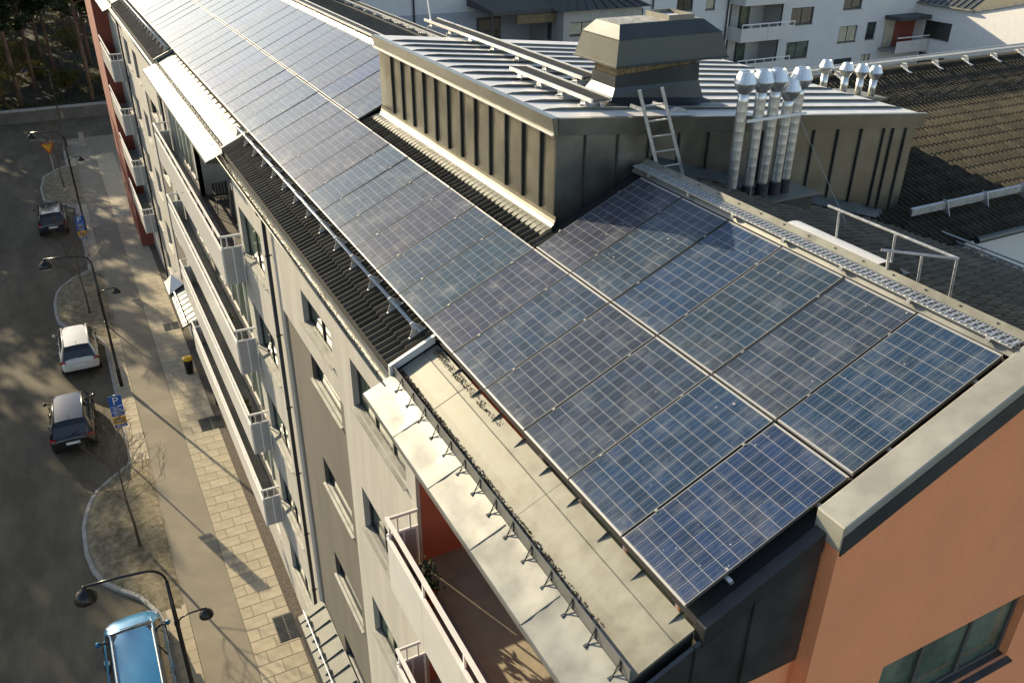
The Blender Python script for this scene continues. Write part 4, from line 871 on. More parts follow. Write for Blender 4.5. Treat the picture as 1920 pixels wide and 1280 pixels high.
# small flues on a plinth on the wing roof
sp_ = thing('flue_box', 'pale metal plinth carrying four short flues on the wing roof', 'flue box', (11.3,9.2,0.7))
MB().hexa([(10.55,8.95,0.5),(12.0,8.95,0.5),(12.0,9.75,0.6),(10.55,9.75,0.6),(10.55,8.95,1.52),(12.0,8.95,1.34),(12.0,9.75,1.34),(10.55,9.75,1.52)]).build('body','zinc_olive',sp_)
MB().hexa([(10.45,8.87,1.52),(12.08,8.87,1.34),(12.08,9.83,1.34),(10.45,9.83,1.52),(10.45,8.87,1.56),(12.08,8.87,1.38),(12.08,9.83,1.38),(10.45,9.83,1.56)]).build('top_plate','zinc_dusty',sp_)
for i, (x,yy) in enumerate(((10.75,9.5),(11.1,9.25),(11.45,9.15),(11.75,9.05))):
    flue(x, yy, 1.50-0.12*(x-10.7), 2.18-0.12*(x-10.7), 0.075, 'short bright steel flue, %s of the four behind the plant room' % ['leftmost','second from left','second from right','rightmost'][i], 'short flues on the wing roof', seg=False, rc=0.15)
# ================================================================ BACKGROUND BUILDINGS
K = thing('white_apartment_block', 'pale rendered apartment block in shade behind the plant room, with stacked balconies', 'building', (38,55,G))
YK = 50.0
def kwin(lst): return [(a,b,c,d) for a,b,c,d in lst]
wl = []
for k in range(-1,4):
    dz = -2.62*k
    wl += [(49.35,51.75,-5.2+dz,-3.9+dz),(54.95,57.05,-6.95+dz+2.62,-5.66+dz+2.62),(58.15,59.25,-6.9+dz+2.62,-5.5+dz+2.62)]
    if k < 3: wl += [(33.7,34.95,-3.65+dz,-3.12+dz-0.0),(37.9,39.4,-3.5+dz,-2.4+dz),(40.6,41.5,-3.55+dz,-2.3+dz),(18.3,19.5,-4.05+dz,-2.98+dz),(20.05,20.9,-4.0+dz,-2.98+dz),(12.4,13.7,-1.72+dz,-0.4+dz)]
wl = [w for w in wl if w[2] > G+0.4 and not (w[0] > 52.6 and w[3] > -3.0)]
kb = MB(); wall_skin(kb,'y',YK,6,52.6,G,5.5,[w for w in wl if w[1] < 52.6]+[(43.0,48.4,-13.0,2.0)],0.16,1); wall_skin(kb,'y',YK,52.6,64,G,-2.9,[w for w in wl if w[0] > 52.6],0.16,1); kb.build('front_wall','bg_wall',K)
for i, w in enumerate(wl): window_y(K, YK, *w, n=2 if w[1]-w[0] > 1.1 else 1, glass='curtain' if i % 5 == 1 else ('glass_green' if i % 3 == 0 else 'glass'))
MB().box(6,27.9,YK-0.03,YK-0.004,G,-2.56).build('plinth_band','bg_band',K)
MB().box(52.6,63.9,YK-0.02,YK-0.004,G,5).build('grey_panel','bg_band',K) if 0 else None
for x, m in ((17.2,'frame_dark'),(35.7,'frame_dark'),(42.7,'frame_dark')): MB().tube([(x,YK-0.1,G),(x,YK-0.1,5.4)],0.06,8).build('downpipe',m,K)
# recessed balconies
nk = MB(); nk.quad((43.0,52.2,-13),(48.4,52.2,-13),(48.4,52.2,2),(43.0,52.2,2)); nk.quad((43.0,50,-13),(43.0,52.2,-13),(43.0,52.2,2),(43.0,50,2)); nk.quad((48.4,50,-13),(48.4,52.2,-13),(48.4,52.2,2),(48.4,50,2)); nk.build('niche_wall','bg_wall',K)
for k in range(-1,4):
    zf = -5.6-2.62*k
    if zf < -13: continue
    b_ = MB().box(43.0,48.3,48.4,52.2,zf-0.2,zf).build('balcony','concrete',K)
    for a, c in ((43.0,45.6),(45.6,48.3)): MB().box(a+0.01,c-0.01,48.38,48.41,zf-0.25,zf+0.75).build('front_panel','panel_white',b_)
    MB().box(43.0,48.3,48.37,48.42,zf+0.98,zf+1.06).build('rail','white_paint',b_); MB().box(42.98,43.02,48.4,50,zf-0.25,zf+0.75).build('side_panel','panel_white',b_)
    for i in range(7): MB().box(43.0+i*0.87,43.06+i*0.87,48.38,48.42,zf+0.75,zf+0.98).build('post','white_paint',b_)
    d_ = MB().box(43.5,45.0,52.1,52.18,zf+0.02,zf+2.15).build('balcony_door','frame_dark',K); MB().box(43.58,44.92,52.08,52.1,zf+0.1,zf+2.05).build('pane','glass',d_)
    d_ = MB().box(45.9,46.9,52.1,52.18,zf+0.02,zf+2.15).build('balcony_door','frame_dark',K); MB().box(45.98,46.82,52.08,52.1,zf+0.1,zf+2.05).build('pane','glass_green',d_)
# projecting right part facing left, with sloping gable top
hr = [(46.3,49.0,-6.9-2.62*k,-5.5-2.62*k) for k in range(3)]
kr = MB(); wall_skin(kr,'x',64.0,33.0,YK,G,-4.3,hr,0.15,1); kr.add([(64,44.6,-4.3),(64,33.0,-4.3),(64,33.0,-1.2)],[(0,1,2)]); kr.quad((64,33,G),(75,33,G),(75,33,-1.2),(64,33,-1.2)); kr.build('side_wall','white_paint',K)
for h in hr: window_x(K, 64.0, *h, n=2)
MB().hexa([(63.85,44.6,-4.35),(64.3,44.6,-4.35),(64.3,33,-1.25),(63.85,33,-1.25),(63.85,44.6,-4.15),(64.3,44.6,-4.15),(64.3,33,-1.05),(63.85,33,-1.05)]).build('verge','zinc',K)
rk = MB(); rk.quad((63.7,44.6,-4.2),(63.7,50.2,-4.2),(72,50.2,0.2),(72,44.6,0.2)); rk.build('side_roof','bg_roof',K)
for i in range(9): MB().bar((63.7,44.9+i*0.62,-4.15),(72,44.9+i*0.62,0.25),0.08,0.08).build('roof_rib','zinc',K)
MB().tube([(63.65,44.6,-4.22),(63.65,50.2,-4.22)],0.08,6).build('gutter','zinc_dusty',K)
b_ = MB().box(60.0,63.95,48.2,50,-7.9,-7.7).build('balcony','concrete',K)
for a, c in ((60.0,61.9),(61.9,63.9)): MB().box(a+0.01,c-0.01,48.18,48.21,-7.9,-6.95).build('front_panel','panel_white',b_)
MB().box(60.0,63.95,48.17,48.22,-6.7,-6.62).build('rail','white_paint',b_)
for a,c,m,y_ in ((60.3,61.4,'curtain',49.95),(61.4,63.9,'red_wall',49.93)): MB().box(a,c,y_-0.03,y_,-7.68,-5.4).build('niche_panel',m,K)
MB().box(60.1,63.95,48.4,50,-5.35,-5.05).build('niche_soffit','bg_roof',K)
# hip-roofed house in front
Q = thing('hip_roof_house', 'cream rendered house with dark hipped roof and porch behind the gangways', 'building', (29,48,G))
hw = [(26.1,28.0,-3.75,-2.95),(28.6,30.2,-3.75,-2.95),(26.1,28.0,-6.6,-5.6),(28.6,30.2,-6.6,-5.6)]
qb = MB(); wall_skin(qb,'y',45.5,25.6,31.6,G,-2.15,hw,0.14,1); qb.quad((25.6,45.5,G),(25.6,50,G),(25.6,50,-2.15),(25.6,45.5,-2.15)); qb.quad((31.6,45.5,G),(31.6,50,G),(31.6,50,-2.15),(31.6,45.5,-2.15)); qb.build('wall','cream',Q)
for h in hw: window_y(Q, 45.5, *h, n=2, glass='curtain')
MB().box(25.57,25.6,47.0,47.5,-4.2,-2.9).build('side_window','glass',Q)
hp = MB(); hp.add([(25.1,45.0,-2.2),(32.1,45.0,-2.2),(32.1,50.5,-2.2),(25.1,50.5,-2.2),(27.5,47.8,-0.9),(29.8,47.8,-0.9)],[(0,1,5,4),(1,2,5),(2,3,4,5),(3,0,4),(3,2,1,0)]); hp.build('roof','bg_roof',Q)
for i in range(9): x = 25.6+i*0.75; MB().bar((x,45.0,-2.16),(27.5+(x-25.1)/7*2.3,47.75,-0.88),0.05,0.05).build('roof_seam','zinc_dark',Q)
MB().hexa([(20.9,46.2,-2.35),(25.5,46.2,-2.35),(25.5,50,-2.2),(20.9,50,-2.2),(20.9,46.2,-2.1),(25.5,46.2,-2.1),(25.5,50,-1.7),(20.9,50,-1.7)]).build('porch_roof','bg_roof',Q)
MB().box(22.7,25.4,46.3,46.4,-2.95,-2.4).build('porch_fascia','wood_strip',Q)
MB().box(20.9,25.5,46.4,49.9,-5.6,-5.4).build('porch_floor','concrete',Q)
for z in (-4.45,-4.9): MB().box(20.9,25.5,46.4,46.45,z,z+0.06).build('porch_rail','white_paint',Q)
for i in range(7): MB().box(20.95+i*0.74,21.0+i*0.74,46.4,46.45,-5.4,-4.4).build('post','white_paint',Q)
MB().box(20.92,21.04,46.4,46.5,-8,-2.3).build('porch_post','frame_dark',Q)
d_ = MB().box(21.6,23.3,49.85,49.95,-5.3,-3.0).build('porch_door','frame_dark',Q); MB().box(21.7,23.2,49.83,49.85,-5.2,-3.1).build('pane','glass',d_)
# ================================================================ STREET LAMPS
def make_lamp(label):
    t = thing('street_lamp', label, 'street lamp', (0,0,0), 'double-armed street lamps along the kerb')
    MB().lathe([(0.085,0),(0.085,0.9),(0.06,0.95),(0.055,4.6),(0.042,6.1)],(0,0,0),12).build('pole','lamp_black',t,smooth=True)
    arc = [(0,0,6.1)]+[(-0.45+0.45*math.cos(a),0,6.1+0.5*math.sin(a)) for a in [math.pi/2*i/6 for i in range(1,7)]]+[(-1.0,0,6.66),(-1.72,0,6.70)]
    MB().tube(arc,0.032,8).build('road_arm','lamp_black',t,smooth=True)
    def head(x, z, r):
        h = MB().lathe([(0.02,z+0.02),(0.035,z),(0.05,z-0.08*r/0.27),(r*0.55,z-0.13*r/0.27),(r*0.9,z-0.24*r/0.27),(r,z-0.36*r/0.27),(r*0.97,z-0.38*r/0.27)],(x,0,0),18).build('lamp_head','lamp_black',t,smooth=True)
        MB().lathe([(r*0.9,z-0.365*r/0.27),(r*0.8,z-0.42*r/0.27),(r*0.4,z-0.47*r/0.27),(0.01,z-0.48*r/0.27)],(x,0,0),16).build('diffuser','lamp_glass',h,smooth=True)
    head(-1.72, 6.70, 0.27)
    MB().tube([(0,0,4.72),(0.12,0,4.84),(0.3,0,4.90),(0.70,0,4.90)],0.022,8).build('path_arm','lamp_black',t,smooth=True)
    head(0.70, 4.90, 0.18)
    MB().lathe([(0.05,4.66),(0.068,4.66),(0.068,4.78),(0.05,4.78)],(0,0,0),12).build('arm_collar','lamp_black',t)
    return t
l0 = make_lamp('black double-armed street lamp beside the blue car')
l0.location = (-4.14,13.2,G+0.1)
for y_, lb in ((34.2,'black double-armed street lamp beside the white hatchback'),(55.9,'black double-armed street lamp near the distant dark car'),(77.5,'black double-armed street lamp nearest the wall at the end of the street')):
    copy_tree(l0, (-4.22,y_,G+0.1), 0, lb)
# ================================================================ SIGNS
def text_mesh(body, size):
    cu = bpy.data.curves.new('letter','FONT'); cu.body = body; cu.size = size; cu.extrude = 0.004; cu.align_x = 'CENTER'; cu.align_y = 'CENTER'; cu.resolution_u = 3
    ob = bpy.data.objects.new('tmp',cu); COL.objects.link(ob); dg = bpy.context.evaluated_depsgraph_get(); me = bpy.data.meshes.new_from_object(ob.evaluated_get(dg)); bpy.data.objects.remove(ob)
    return me
def letter(parent, body, size, loc, m, rot=(math.pi/2,0,0)):
    me = text_mesh(body, size); me.materials.append(MATS[m]); o = bpy.data.objects.new('lettering', me); COL.objects.link(o); o.parent = parent; o.location = loc; o.rotation_euler = rot; return o
def parking_sign(x, y, label):
    t = thing('parking_sign', label, 'parking sign', (x,y,G+0.1), 'blue parking signs on the kerb')
    b0 = G+0.1
    MB().tube([(x,y,b0),(x,y,b0+3.45)],0.03,8).build('post','galv',t)
    def plate(z0,z1,m,w=0.23):
        p = MB().box(x-w,x+w,y-0.045,y-0.03,b0+z0,b0+z1).build('sign_plate',m,t); return p
    p = plate(2.98,3.44,'sign_blue'); letter(p,'P',0.46,(0,-0.052,3.20),'sign_white')
    for z0,z1,m,c in ((2.74,2.96,'sign_blue','sign_white'),(2.52,2.72,'sign_blue','sign_white'),(2.16,2.50,'sign_yellow','sign_blue'),(2.02,2.14,'sign_blue','sign_white')):
        p = plate(z0,z1,m)
        for k in range(2): MB().box(x-0.15,x+0.15-0.07*k,y-0.049,y-0.0455,b0+z0+(z1-z0)*(0.28+0.36*k),b0+z0+(z1-z0)*(0.40+0.36*k)).build('print_line',c,p)
    return t
parking_sign(-4.52,27.4,'blue parking sign with yellow plate near the black car')
parking_sign(-4.42,48.9,'blue parking sign with yellow plate near the distant dark car')
t = thing('yield_sign','yellow give-way triangle with red border near the end of the street','yield sign',(-5.45,68.6,G+0.1))
MB().tube([(-5.45,68.6,G+0.1),(-5.45,68.6,G+2.9)],0.03,8).build('post','galv',t)
MB().prism([(-5.95,68.55,G+2.85),(-4.95,68.55,G+2.85),(-5.45,68.55,G+2.0)],(0,0.02,0)).build('border','sign_red',t)
MB().prism([(-5.82,68.54,G+2.78),(-5.08,68.54,G+2.78),(-5.45,68.54,G+2.15)],(0,0.008,0)).build('plate','sign_yellow',t)
t = thing('cable_cabinet','small grey cable cabinet on the paving at the far end','cabinet',(-2.9,77,G))
MB().box(-3.15,-2.75,76.9,77.15,G,G+1.25).build('body','concrete',t); MB().box(-3.18,-2.72,76.87,77.18,G+1.25,G+1.3).build('lid','zinc',t)
# ================================================================ CARS
def make_car(label, paint_m, x, y, L=4.3, Wd=1.78, H=1.48, rails=False, wagon=False):
    t = thing('parked_car', label, 'car', (0,0,0), 'cars parked along the kerb')
    hw = Wd/2
    def sec(yy, hb, zb, zl, zt_, ht):   # half widths: bottom, belt; heights: bottom, lamp line, top; top half width
        return [(-hb*0.92,yy,zb),(-hb,yy,zb+0.12),(-hb*1.0,yy,zl),(-ht,yy,zt_),(-ht*0.5,yy,zt_+0.025),(0,yy,zt_+0.035),(ht*0.5,yy,zt_+0.025),(ht,yy,zt_),(hb*1.0,yy,zl),(hb,yy,zb+0.12),(hb*0.92,yy,zb)]
    h2 = L/2
    S_ = [(-h2,hw*0.80,0.36,0.62,0.80,hw*0.70),(-h2+0.06,hw*0.90,0.28,0.66,0.90,hw*0.80),(-h2+0.30,hw*0.975,0.24,0.72,0.97,hw*0.88),(-h2*0.5,hw,0.20,0.72,0.95,hw*0.90),(0,hw,0.19,0.70,0.93,hw*0.90),(h2*0.42,hw,0.19,0.70,0.92,hw*0.90),(h2*0.62,hw*0.99,0.20,0.68,0.89,hw*0.86),(h2*0.86,hw*0.94,0.22,0.63,0.78,hw*0.78),(h2-0.06,hw*0.84,0.28,0.56,0.68,hw*0.66),(h2,hw*0.74,0.34,0.52,0.60,hw*0.58)]
    rings = [sec(*s) for s in S_]; m = MB(); loft(m, rings); body = m.build('body',paint_m,t,smooth=True,org=(0,0,0))
    md = body.modifiers.new('sub','SUBSURF'); md.levels = 1; md.render_levels = 1
    rb_, rf_ = (-h2+0.55 if not wagon else -h2+0.30), h2*0.30
    bb, bf = -h2+0.16, h2*0.66
    wt, wb = hw*0.64, hw*0.885
    zb_, zr_ = 0.90, H
    gp = lambda k: [(-wb,bb,zb_),(wb,bb,zb_),(wb,bf,zb_-0.02),(-wb,bf,zb_-0.02)] if k == 0 else [(-wt*1.16,(bb*0.45+rb_*0.55),zb_+(zr_-zb_)*0.62),(wt*1.16,(bb*0.45+rb_*0.55),zb_+(zr_-zb_)*0.62),(wt*1.16,(bf*0.42+rf_*0.58),zb_+(zr_-zb_)*0.62),(-wt*1.16,(bf*0.42+rf_*0.58),zb_+(zr_-zb_)*0.62)] if k == 1 else [(-wt,rb_,zr_-0.03),(wt,rb_,zr_-0.03),(wt,rf_,zr_-0.03),(-wt,rf_,zr_-0.03)]
    m = MB(); loft(m,[gp(0),gp(1),gp(2)]); cabin = m.build('window_band','car_glass',t,org=(0,0,0))
    # roof skin: bowed grid with overhang
    m = MB(); nx_, ny_ = 6, 8; vs = []
    for j in range(ny_+1):
        yy = rb_-0.04+(rf_-rb_+0.06)*j/ny_
        for i in range(nx_+1):
            xx = (-1+2*i/nx_); vs.append((xx*(wt+0.03),yy,zr_-0.015+0.035*(1-xx*xx)-0.03*(2*j/ny_-0.9)**2))
    m.add(vs,[(j*(nx_+1)+i,j*(nx_+1)+i+1,(j+1)*(nx_+1)+i+1,(j+1)*(nx_+1)+i) for j in range(ny_) for i in range(nx_)]).build('roof',paint_m,t,smooth=True,org=(0,0,0))
    for sx in (-1,1):
        a0, a1, a2 = Vector((sx*wb,bf,zb_)), Vector((sx*wt*1.165,bf*0.42+rf_*0.58,zb_+(zr_-zb_)*0.62)), Vector((sx*wt,rf_,zr_-0.02))
        c0, c1, c2 = Vector((sx*wb,bb,zb_)), Vector((sx*wt*1.165,bb*0.45+rb_*0.55,zb_+(zr_-zb_)*0.62)), Vector((sx*wt,rb_,zr_-0.02))
        MB().tube([a0,a1,a2,c2,c1,c0],[0.03,0.035,0.035,0.04,0.05,0.06],6).build('pillar',paint_m,t,smooth=True,org=(0,0,0))
        MB().bar((sx*(wb+0.004),-0.1,zb_),(sx*(wt+0.015),-0.15,zr_-0.04),0.05,0.03).build('centre_pillar','lamp_black',t,org=(0,0,0))
        MB().lathe([(0.02,0),(0.07,0.02),(0.085,0.08),(0.05,0.14)],(sx*(hw+0.09),bf-0.42,0.92),8).build('mirror',paint_m,t,smooth=True,org=(0,0,0))
        MB().bar((sx*(hw-0.12),bf-0.42,0.96),(sx*(hw+0.06),bf-0.42,0.98),0.05,0.04).build('mirror_arm','lamp_black',t,org=(0,0,0))
        loft(MB(),[[(sx*hw*0.98,-h2+0.26,0.70),(sx*hw*0.70,-h2+0.02,0.70),(sx*hw*0.70,-h2+0.03,0.88),(sx*hw*0.93,-h2+0.22,0.90)],[(sx*hw*0.97,-h2+0.30,0.70),(sx*hw*0.70,-h2+0.10,0.70),(sx*hw*0.70,-h2+0.10,0.88),(sx*hw*0.9,-h2+0.28,0.90)]]).build('tail_light','tail_red',t,org=(0,0,0))
        loft(MB(),[[(sx*hw*0.90,h2*0.90,0.60),(sx*hw*0.52,h2*0.985,0.58),(sx*hw*0.52,h2*0.96,0.70),(sx*hw*0.84,h2*0.86,0.74)],[(sx*hw*0.86,h2*0.86,0.60),(sx*hw*0.52,h2*0.93,0.58),(sx*hw*0.52,h2*0.92,0.69),(sx*hw*0.80,h2*0.82,0.73)]]).build('headlight','head_glass',t,org=(0,0,0))
        for yy in (-h2+0.78, h2-0.82):
            w = MB().tube([(sx*(hw-0.20),yy,0.31),(sx*(hw+0.008),yy,0.31)],0.31,18).build('tyre','rubber',t,org=(0,0,0))
            MB().tube([(sx*(hw-0.1),yy,0.31),(sx*(hw+0.014),yy,0.31)],0.20,14).build('rim','rim',w,org=(0,0,0))
        if rails: MB().tube([(sx*(wt-0.02),rb_+0.1,zr_+0.005),(sx*(wt-0.02),rb_+0.18,zr_+0.05),(sx*(wt-0.02),rf_-0.3,zr_+0.055),(sx*(wt-0.02),rf_-0.22,zr_+0.01)],0.02,6).build('roof_rail','alu',t,org=(0,0,0))
    for yy in (-0.72,0.30,1.02):
        for sx in (-1,1): MB().box(sx*(hw-0.012),sx*(hw+0.003),yy-0.006,yy+0.006,0.30,0.86).build('door_gap','lamp_black',t,org=(0,0,0))
    for yy in (-0.50,0.52):
        for sx in (-1,1): MB().box(sx*(hw-0.01),sx*(hw+0.018),yy-0.10,yy+0.06,0.72,0.75).build('door_handle',paint_m,t,org=(0,0,0))
    MB().bar((-0.35,bf-0.02,zb_+0.03),(0.15,bf-0.10,zb_+0.09),0.018).build('wiper','lamp_black',t,org=(0,0,0)); MB().bar((0.05,bf-0.02,zb_+0.03),(0.50,bf-0.10,zb_+0.09),0.018).build('wiper','lamp_black',t,org=(0,0,0))
    MB().bar((0.0,bb-0.0,zb_+0.06),(0.30,bb+0.06,zb_+0.16),0.018).build('rear_wiper','lamp_black',t,org=(0,0,0))
    MB().lathe([(0.012,0),(0.006,0.12)],(0,rb_+0.12,zr_+0.01),6).build('aerial','lamp_black',t,org=(0,0,0))
    MB().box(-0.26,0.26,-h2-0.012,-h2+0.06,0.60,0.71).build('number_plate','sign_white',t,org=(0,0,0))
    MB().box(-hw*0.84,hw*0.84,-h2-0.004,-h2+0.2,0.30,0.42).build('rear_bumper','lamp_black',t,org=(0,0,0))
    t.location = (x,y,G-0.008); return t
make_car('blue estate car with silver roof rails parked nearest the camera','paint_blue',-5.42,16.35,4.5,1.80,1.52,True,True)
c_ = make_car('black hatchback parked ahead of the small tree by the blue parking sign','paint_black',-6.38,31.5,4.1,1.74,1.48)
c_.rotation_euler = (0,0,R(-1.5))
c_ = make_car('white hatchback parked in the bay beside the second lamp','paint_white',-5.72,38.1,4.05,1.72,1.50)
make_car('dark hatchback parked far down the street','paint_dark',-6.05,58.0,4.2,1.76,1.48)
# ================================================================ TREES
def bare_tree(label, x, y, h, seed):
    rnd = random.Random(seed); t = thing('street_tree', label, 'tree', (x,y,G+0.12), 'bare young street trees')
    tr_ = MB(); cr = MB(); o = Vector((x,y,G+0.1))
    lean = Vector((rnd.uniform(-0.1,0.1),rnd.uniform(-0.1,0.1),0))
    path = [o+lean*(k/5)+Vector((0,0,h*0.95*k/5))+Vector((rnd.uniform(-.04,.04),rnd.uniform(-.04,.04),0))*(k > 0) for k in range(6)]
    tr_.tube(path,[0.055,0.045,0.036,0.026,0.016,0.006],7)
    def branch(p, d, l, r, depth):
        q = [p]; dd = d.copy()
        for k in range(3):
            dd = (dd+Vector((rnd.uniform(-.22,.22),rnd.uniform(-.22,.22),rnd.uniform(-.05,.2)))).normalized(); q.append(q[-1]+dd*l/3)
        cr.tube(q,[r,r*0.75,r*0.5,r*0.25],4 if depth > 0 else 5)
        if depth < 2:
            for k in range(rnd.randint(4,6)):
                s = rnd.uniform(0.3,1.0); i = min(2,int(s*3)); pp = q[i]+(q[i+1]-q[i])*(s*3-i) if i < 3 else q[3]
                a = rnd.uniform(0,6.28); nd = (dd+Vector((math.cos(a),math.sin(a),rnd.uniform(-0.1,0.5)))*0.8).normalized()
                branch(pp, nd, l*rnd.uniform(0.42,0.66), r*0.6, depth+1)
    for k in range(22):
        s = 0.36+0.62*k/22; p = o+lean*s+Vector((0,0,h*0.95*s)); a = k*2.4+rnd.uniform(-.4,.4)
        branch(p, Vector((math.cos(a),math.sin(a),rnd.uniform(0.35,0.9))).normalized(), h*(0.25-0.2*(s-0.4)), 0.013, 0)
    tr_.build('trunk','bark',t,smooth=True); cr.build('crown','bark',t)
bare_tree('bare young tree on the near planting bed behind the blue car', -4.80,22.45,5.6,3)
bare_tree('bare young tree on the planting bed beyond the white hatchback', -4.95,42.7,5.6,5)
bare_tree('bare young tree on the farthest planting bed', -5.0,66.0,5.2,9)
# pines: one template, many copies
def pine_template():
    rnd = random.Random(11); t = thing('pine_tree','tall pine with bare trunk in the dark wood beyond the street','tree',(0,0,0),'pines in the wood around the street')
    MB().tube([(0,0,-0.6),(0.05,0,5),(0.0,0.1,10),(0.08,0,14.5),(0.05,0,17)],[0.23,0.19,0.15,0.09,0.02],8).build('trunk','bark_pine',t,smooth=True,org=(0,0,0))
    m = MB(); br = MB()
    for k in range(26):
        zc = 7.5+9.4*(k/26)**0.9; a = k*2.4+rnd.uniform(-.5,.5); ln = rnd.uniform(1.5,3.1)*(1.12-0.055*(zc-7))
        e = Vector((math.cos(a)*ln,math.sin(a)*ln,zc+ln*0.22)); br.tube([(0,0,zc),e*0.5+Vector((0,0,zc*0.5-0.05)),e],[0.05,0.035,0.012],4)
        for c in range(4):
            cc = Vector((0,0,zc)).lerp(e,0.45+0.6*c/4)+Vector((rnd.uniform(-.3,.3),rnd.uniform(-.3,.3),rnd.uniform(-.1,.25)))
            for q in range(13):
                p = cc+Vector((rnd.gauss(0,.34),rnd.gauss(0,.34),rnd.gauss(0,.2))); s = rnd.uniform(0.16,0.36); u = Vector((rnd.gauss(0,1),rnd.gauss(0,1),rnd.gauss(0,.6))).normalized(); w = u.orthogonal().normalized()
                m.add([p-u*s-w*s*0.4,p+u*s-w*s*0.25,p+u*s*0.8+w*s*0.5,p-u*s*0.7+w*s*0.4],[(0,1,2,3)])
    br.build('branches','bark_pine',t,org=(0,0,0)); m.build('crown','needles',t,org=(0,0,0))
    return t
pine = pine_template()
rnd = random.Random(21); spots = []
tries = 0
while len(spots) < 110 and tries < 6000:
    tries += 1; x = rnd.uniform(-34,9); y = 91.5+105*rnd.random()**1.3
    if all((x-a)**2+(y-b)**2 > 2.4**2 for a,b in spots): spots.append((x,y))
rr_ = random.Random(77)
near = [(rr_.uniform(-24,-17.6),rr_.uniform(40,67)) for _ in range(10)]+[(rr_.uniform(-19,-11.5),rr_.uniform(70,87)) for _ in range(8)]+[(-24.5,48),(-25.5,56),(-22.5,63),(-26,68),(-23.5,73.5),(-20.0,78),(-25,82),(-17.5,84.5),(-21.5,70),(-28,61)]
for i, (x,y) in enumerate(spots+near):
    z = G+0.6 if y > 89 else G-0.05; s = rnd.uniform(0.82,1.08)*(0.93 if y < 89 else 1.0)
    t = pine if i == 0 else copy_tree(pine,(0,0,0))
    if i >= len(spots): t['label'] = 'tall pine standing beside the road across from the building'
    t.location = (x,y,z); t.rotation_euler = (0,0,rnd.uniform(0,6.28)); t.scale = (s*rnd.uniform(0.9,1.2),)*2+(s,)
# understorey bushes with olive leaves at the edge of the wood
def bush(label, x, y, z, r, h, seed, n=1500, m='leaf_olive'):
    rn = random.Random(seed); t = thing('bush', label, 'bush', (x,y,z), 'olive bushes at the edge of the wood'); b = MB(); st = MB()
    for k in range(9):
        a = k*0.7; e = Vector((x+math.cos(a)*r*0.6*rn.random(),y+math.sin(a)*r*0.6*rn.random(),z+h*rn.uniform(.5,.95))); st.tube([(x,y,z-0.1),(Vector((x,y,z))+e)/2+Vector((rn.uniform(-.2,.2),0,0)),e],[0.05,0.03,0.01],5)
    cl = [Vector((x+rn.gauss(0,r*.42),y+rn.gauss(0,r*.42),z+h*rn.uniform(.2,1))) for _ in range(22)]
    for _ in range(n):
        p = rn.choice(cl)+Vector((rn.gauss(0,r*.16),rn.gauss(0,r*.16),rn.gauss(0,h*.07))); s = rn.uniform(.06,.16); u = Vector((rn.gauss(0,1),rn.gauss(0,1),rn.gauss(0,1))).normalized(); w = u.orthogonal().normalized()
        b.add([p-u*s,p+w*s*.6,p+u*s,p-w*s*.6],[(0,1,2,3)])
    st.build('stems','bark',t); b.build('foliage',m,t)
for i, (x,y,r,h,lb) in enumerate(((-9.2,93.0,2.6,5.5,'tall olive-leaved bush at the left edge of the wood'),(-8.3,100,2.4,7.0,'taller olive bush behind the one at the left edge'),(-3.0,97,1.8,1.6,'low olive bush in the middle of the wood edge'),(-5.8,104,2.0,1.8,'low olive bush deeper in the wood'),(1.5,94,2.0,2.2,'low olive bush near the far corner of the building'),(-6.5,112,3.0,2.6,'wide olive bush at mid depth in the wood'),(-1.0,118,3.2,3.0,'wide olive bush at the back right of the wood'),(-9.5,125,3.5,5.0,'tall olive bush at the back left of the wood'),(-4.0,135,4.0,4.0,'broad olive bush at the very back of the wood'))): bush(lb,x,y,G+0.9,r,h,i+40)
# grass tufts on the forest floor and beds
gm = MB(); rn = random.Random(5)
for _ in range(9000):
    x = rn.uniform(-12,6); y = 89+rn.random()**1.5*50; z = G+0.75+(y-88)*0.02+0.5*math.sin(x*0.35+y*0.2)*min(1,(y-88)/10)-0.1
    s = rn.uniform(.1,.4); a = rn.uniform(0,6.28); dx, dy = math.cos(a)*.05, math.sin(a)*.05
    gm.add([(x-dx,y-dy,z),(x+dx,y+dy,z),(x+rn.uniform(-.12,.12),y+rn.uniform(-.12,.12),z+s)],[(0,1,2)])
tag(gm.build('undergrowth','grass'),'short olive undergrowth covering the floor of the wood','undergrowth',kind='stuff')
gm = MB()
for _ in range(2600):
    y = rn.choice((rn.uniform(18.8,27.5),rn.uniform(39.5,48))); x = rn.uniform(-6.2,-3.85)
    if math.sin(x*5+y*2.3)+math.sin(y*4.1-x*3) < 0.3: continue
    if y < 28 and x < -4.6-1.7*math.sin(math.pi*(y-18.4)/9.6): continue
    if y > 38 and x < -4.6-1.8*math.sin(math.pi*(y-39)/9.8): continue
    z = zt+0.02; s = rn.uniform(.03,.09); a = rn.uniform(0,6.28); dx, dy = math.cos(a)*.02, math.sin(a)*.02
    gm.add([(x-dx,y-dy,z),(x+dx,y+dy,z),(x+rn.uniform(-.05,.05),y+rn.uniform(-.05,.05),z+s)],[(0,1,2)])
tag(gm.build('bed_weeds','grass'),'sparse weeds and dry grass on the planting beds','weeds',kind='stuff')
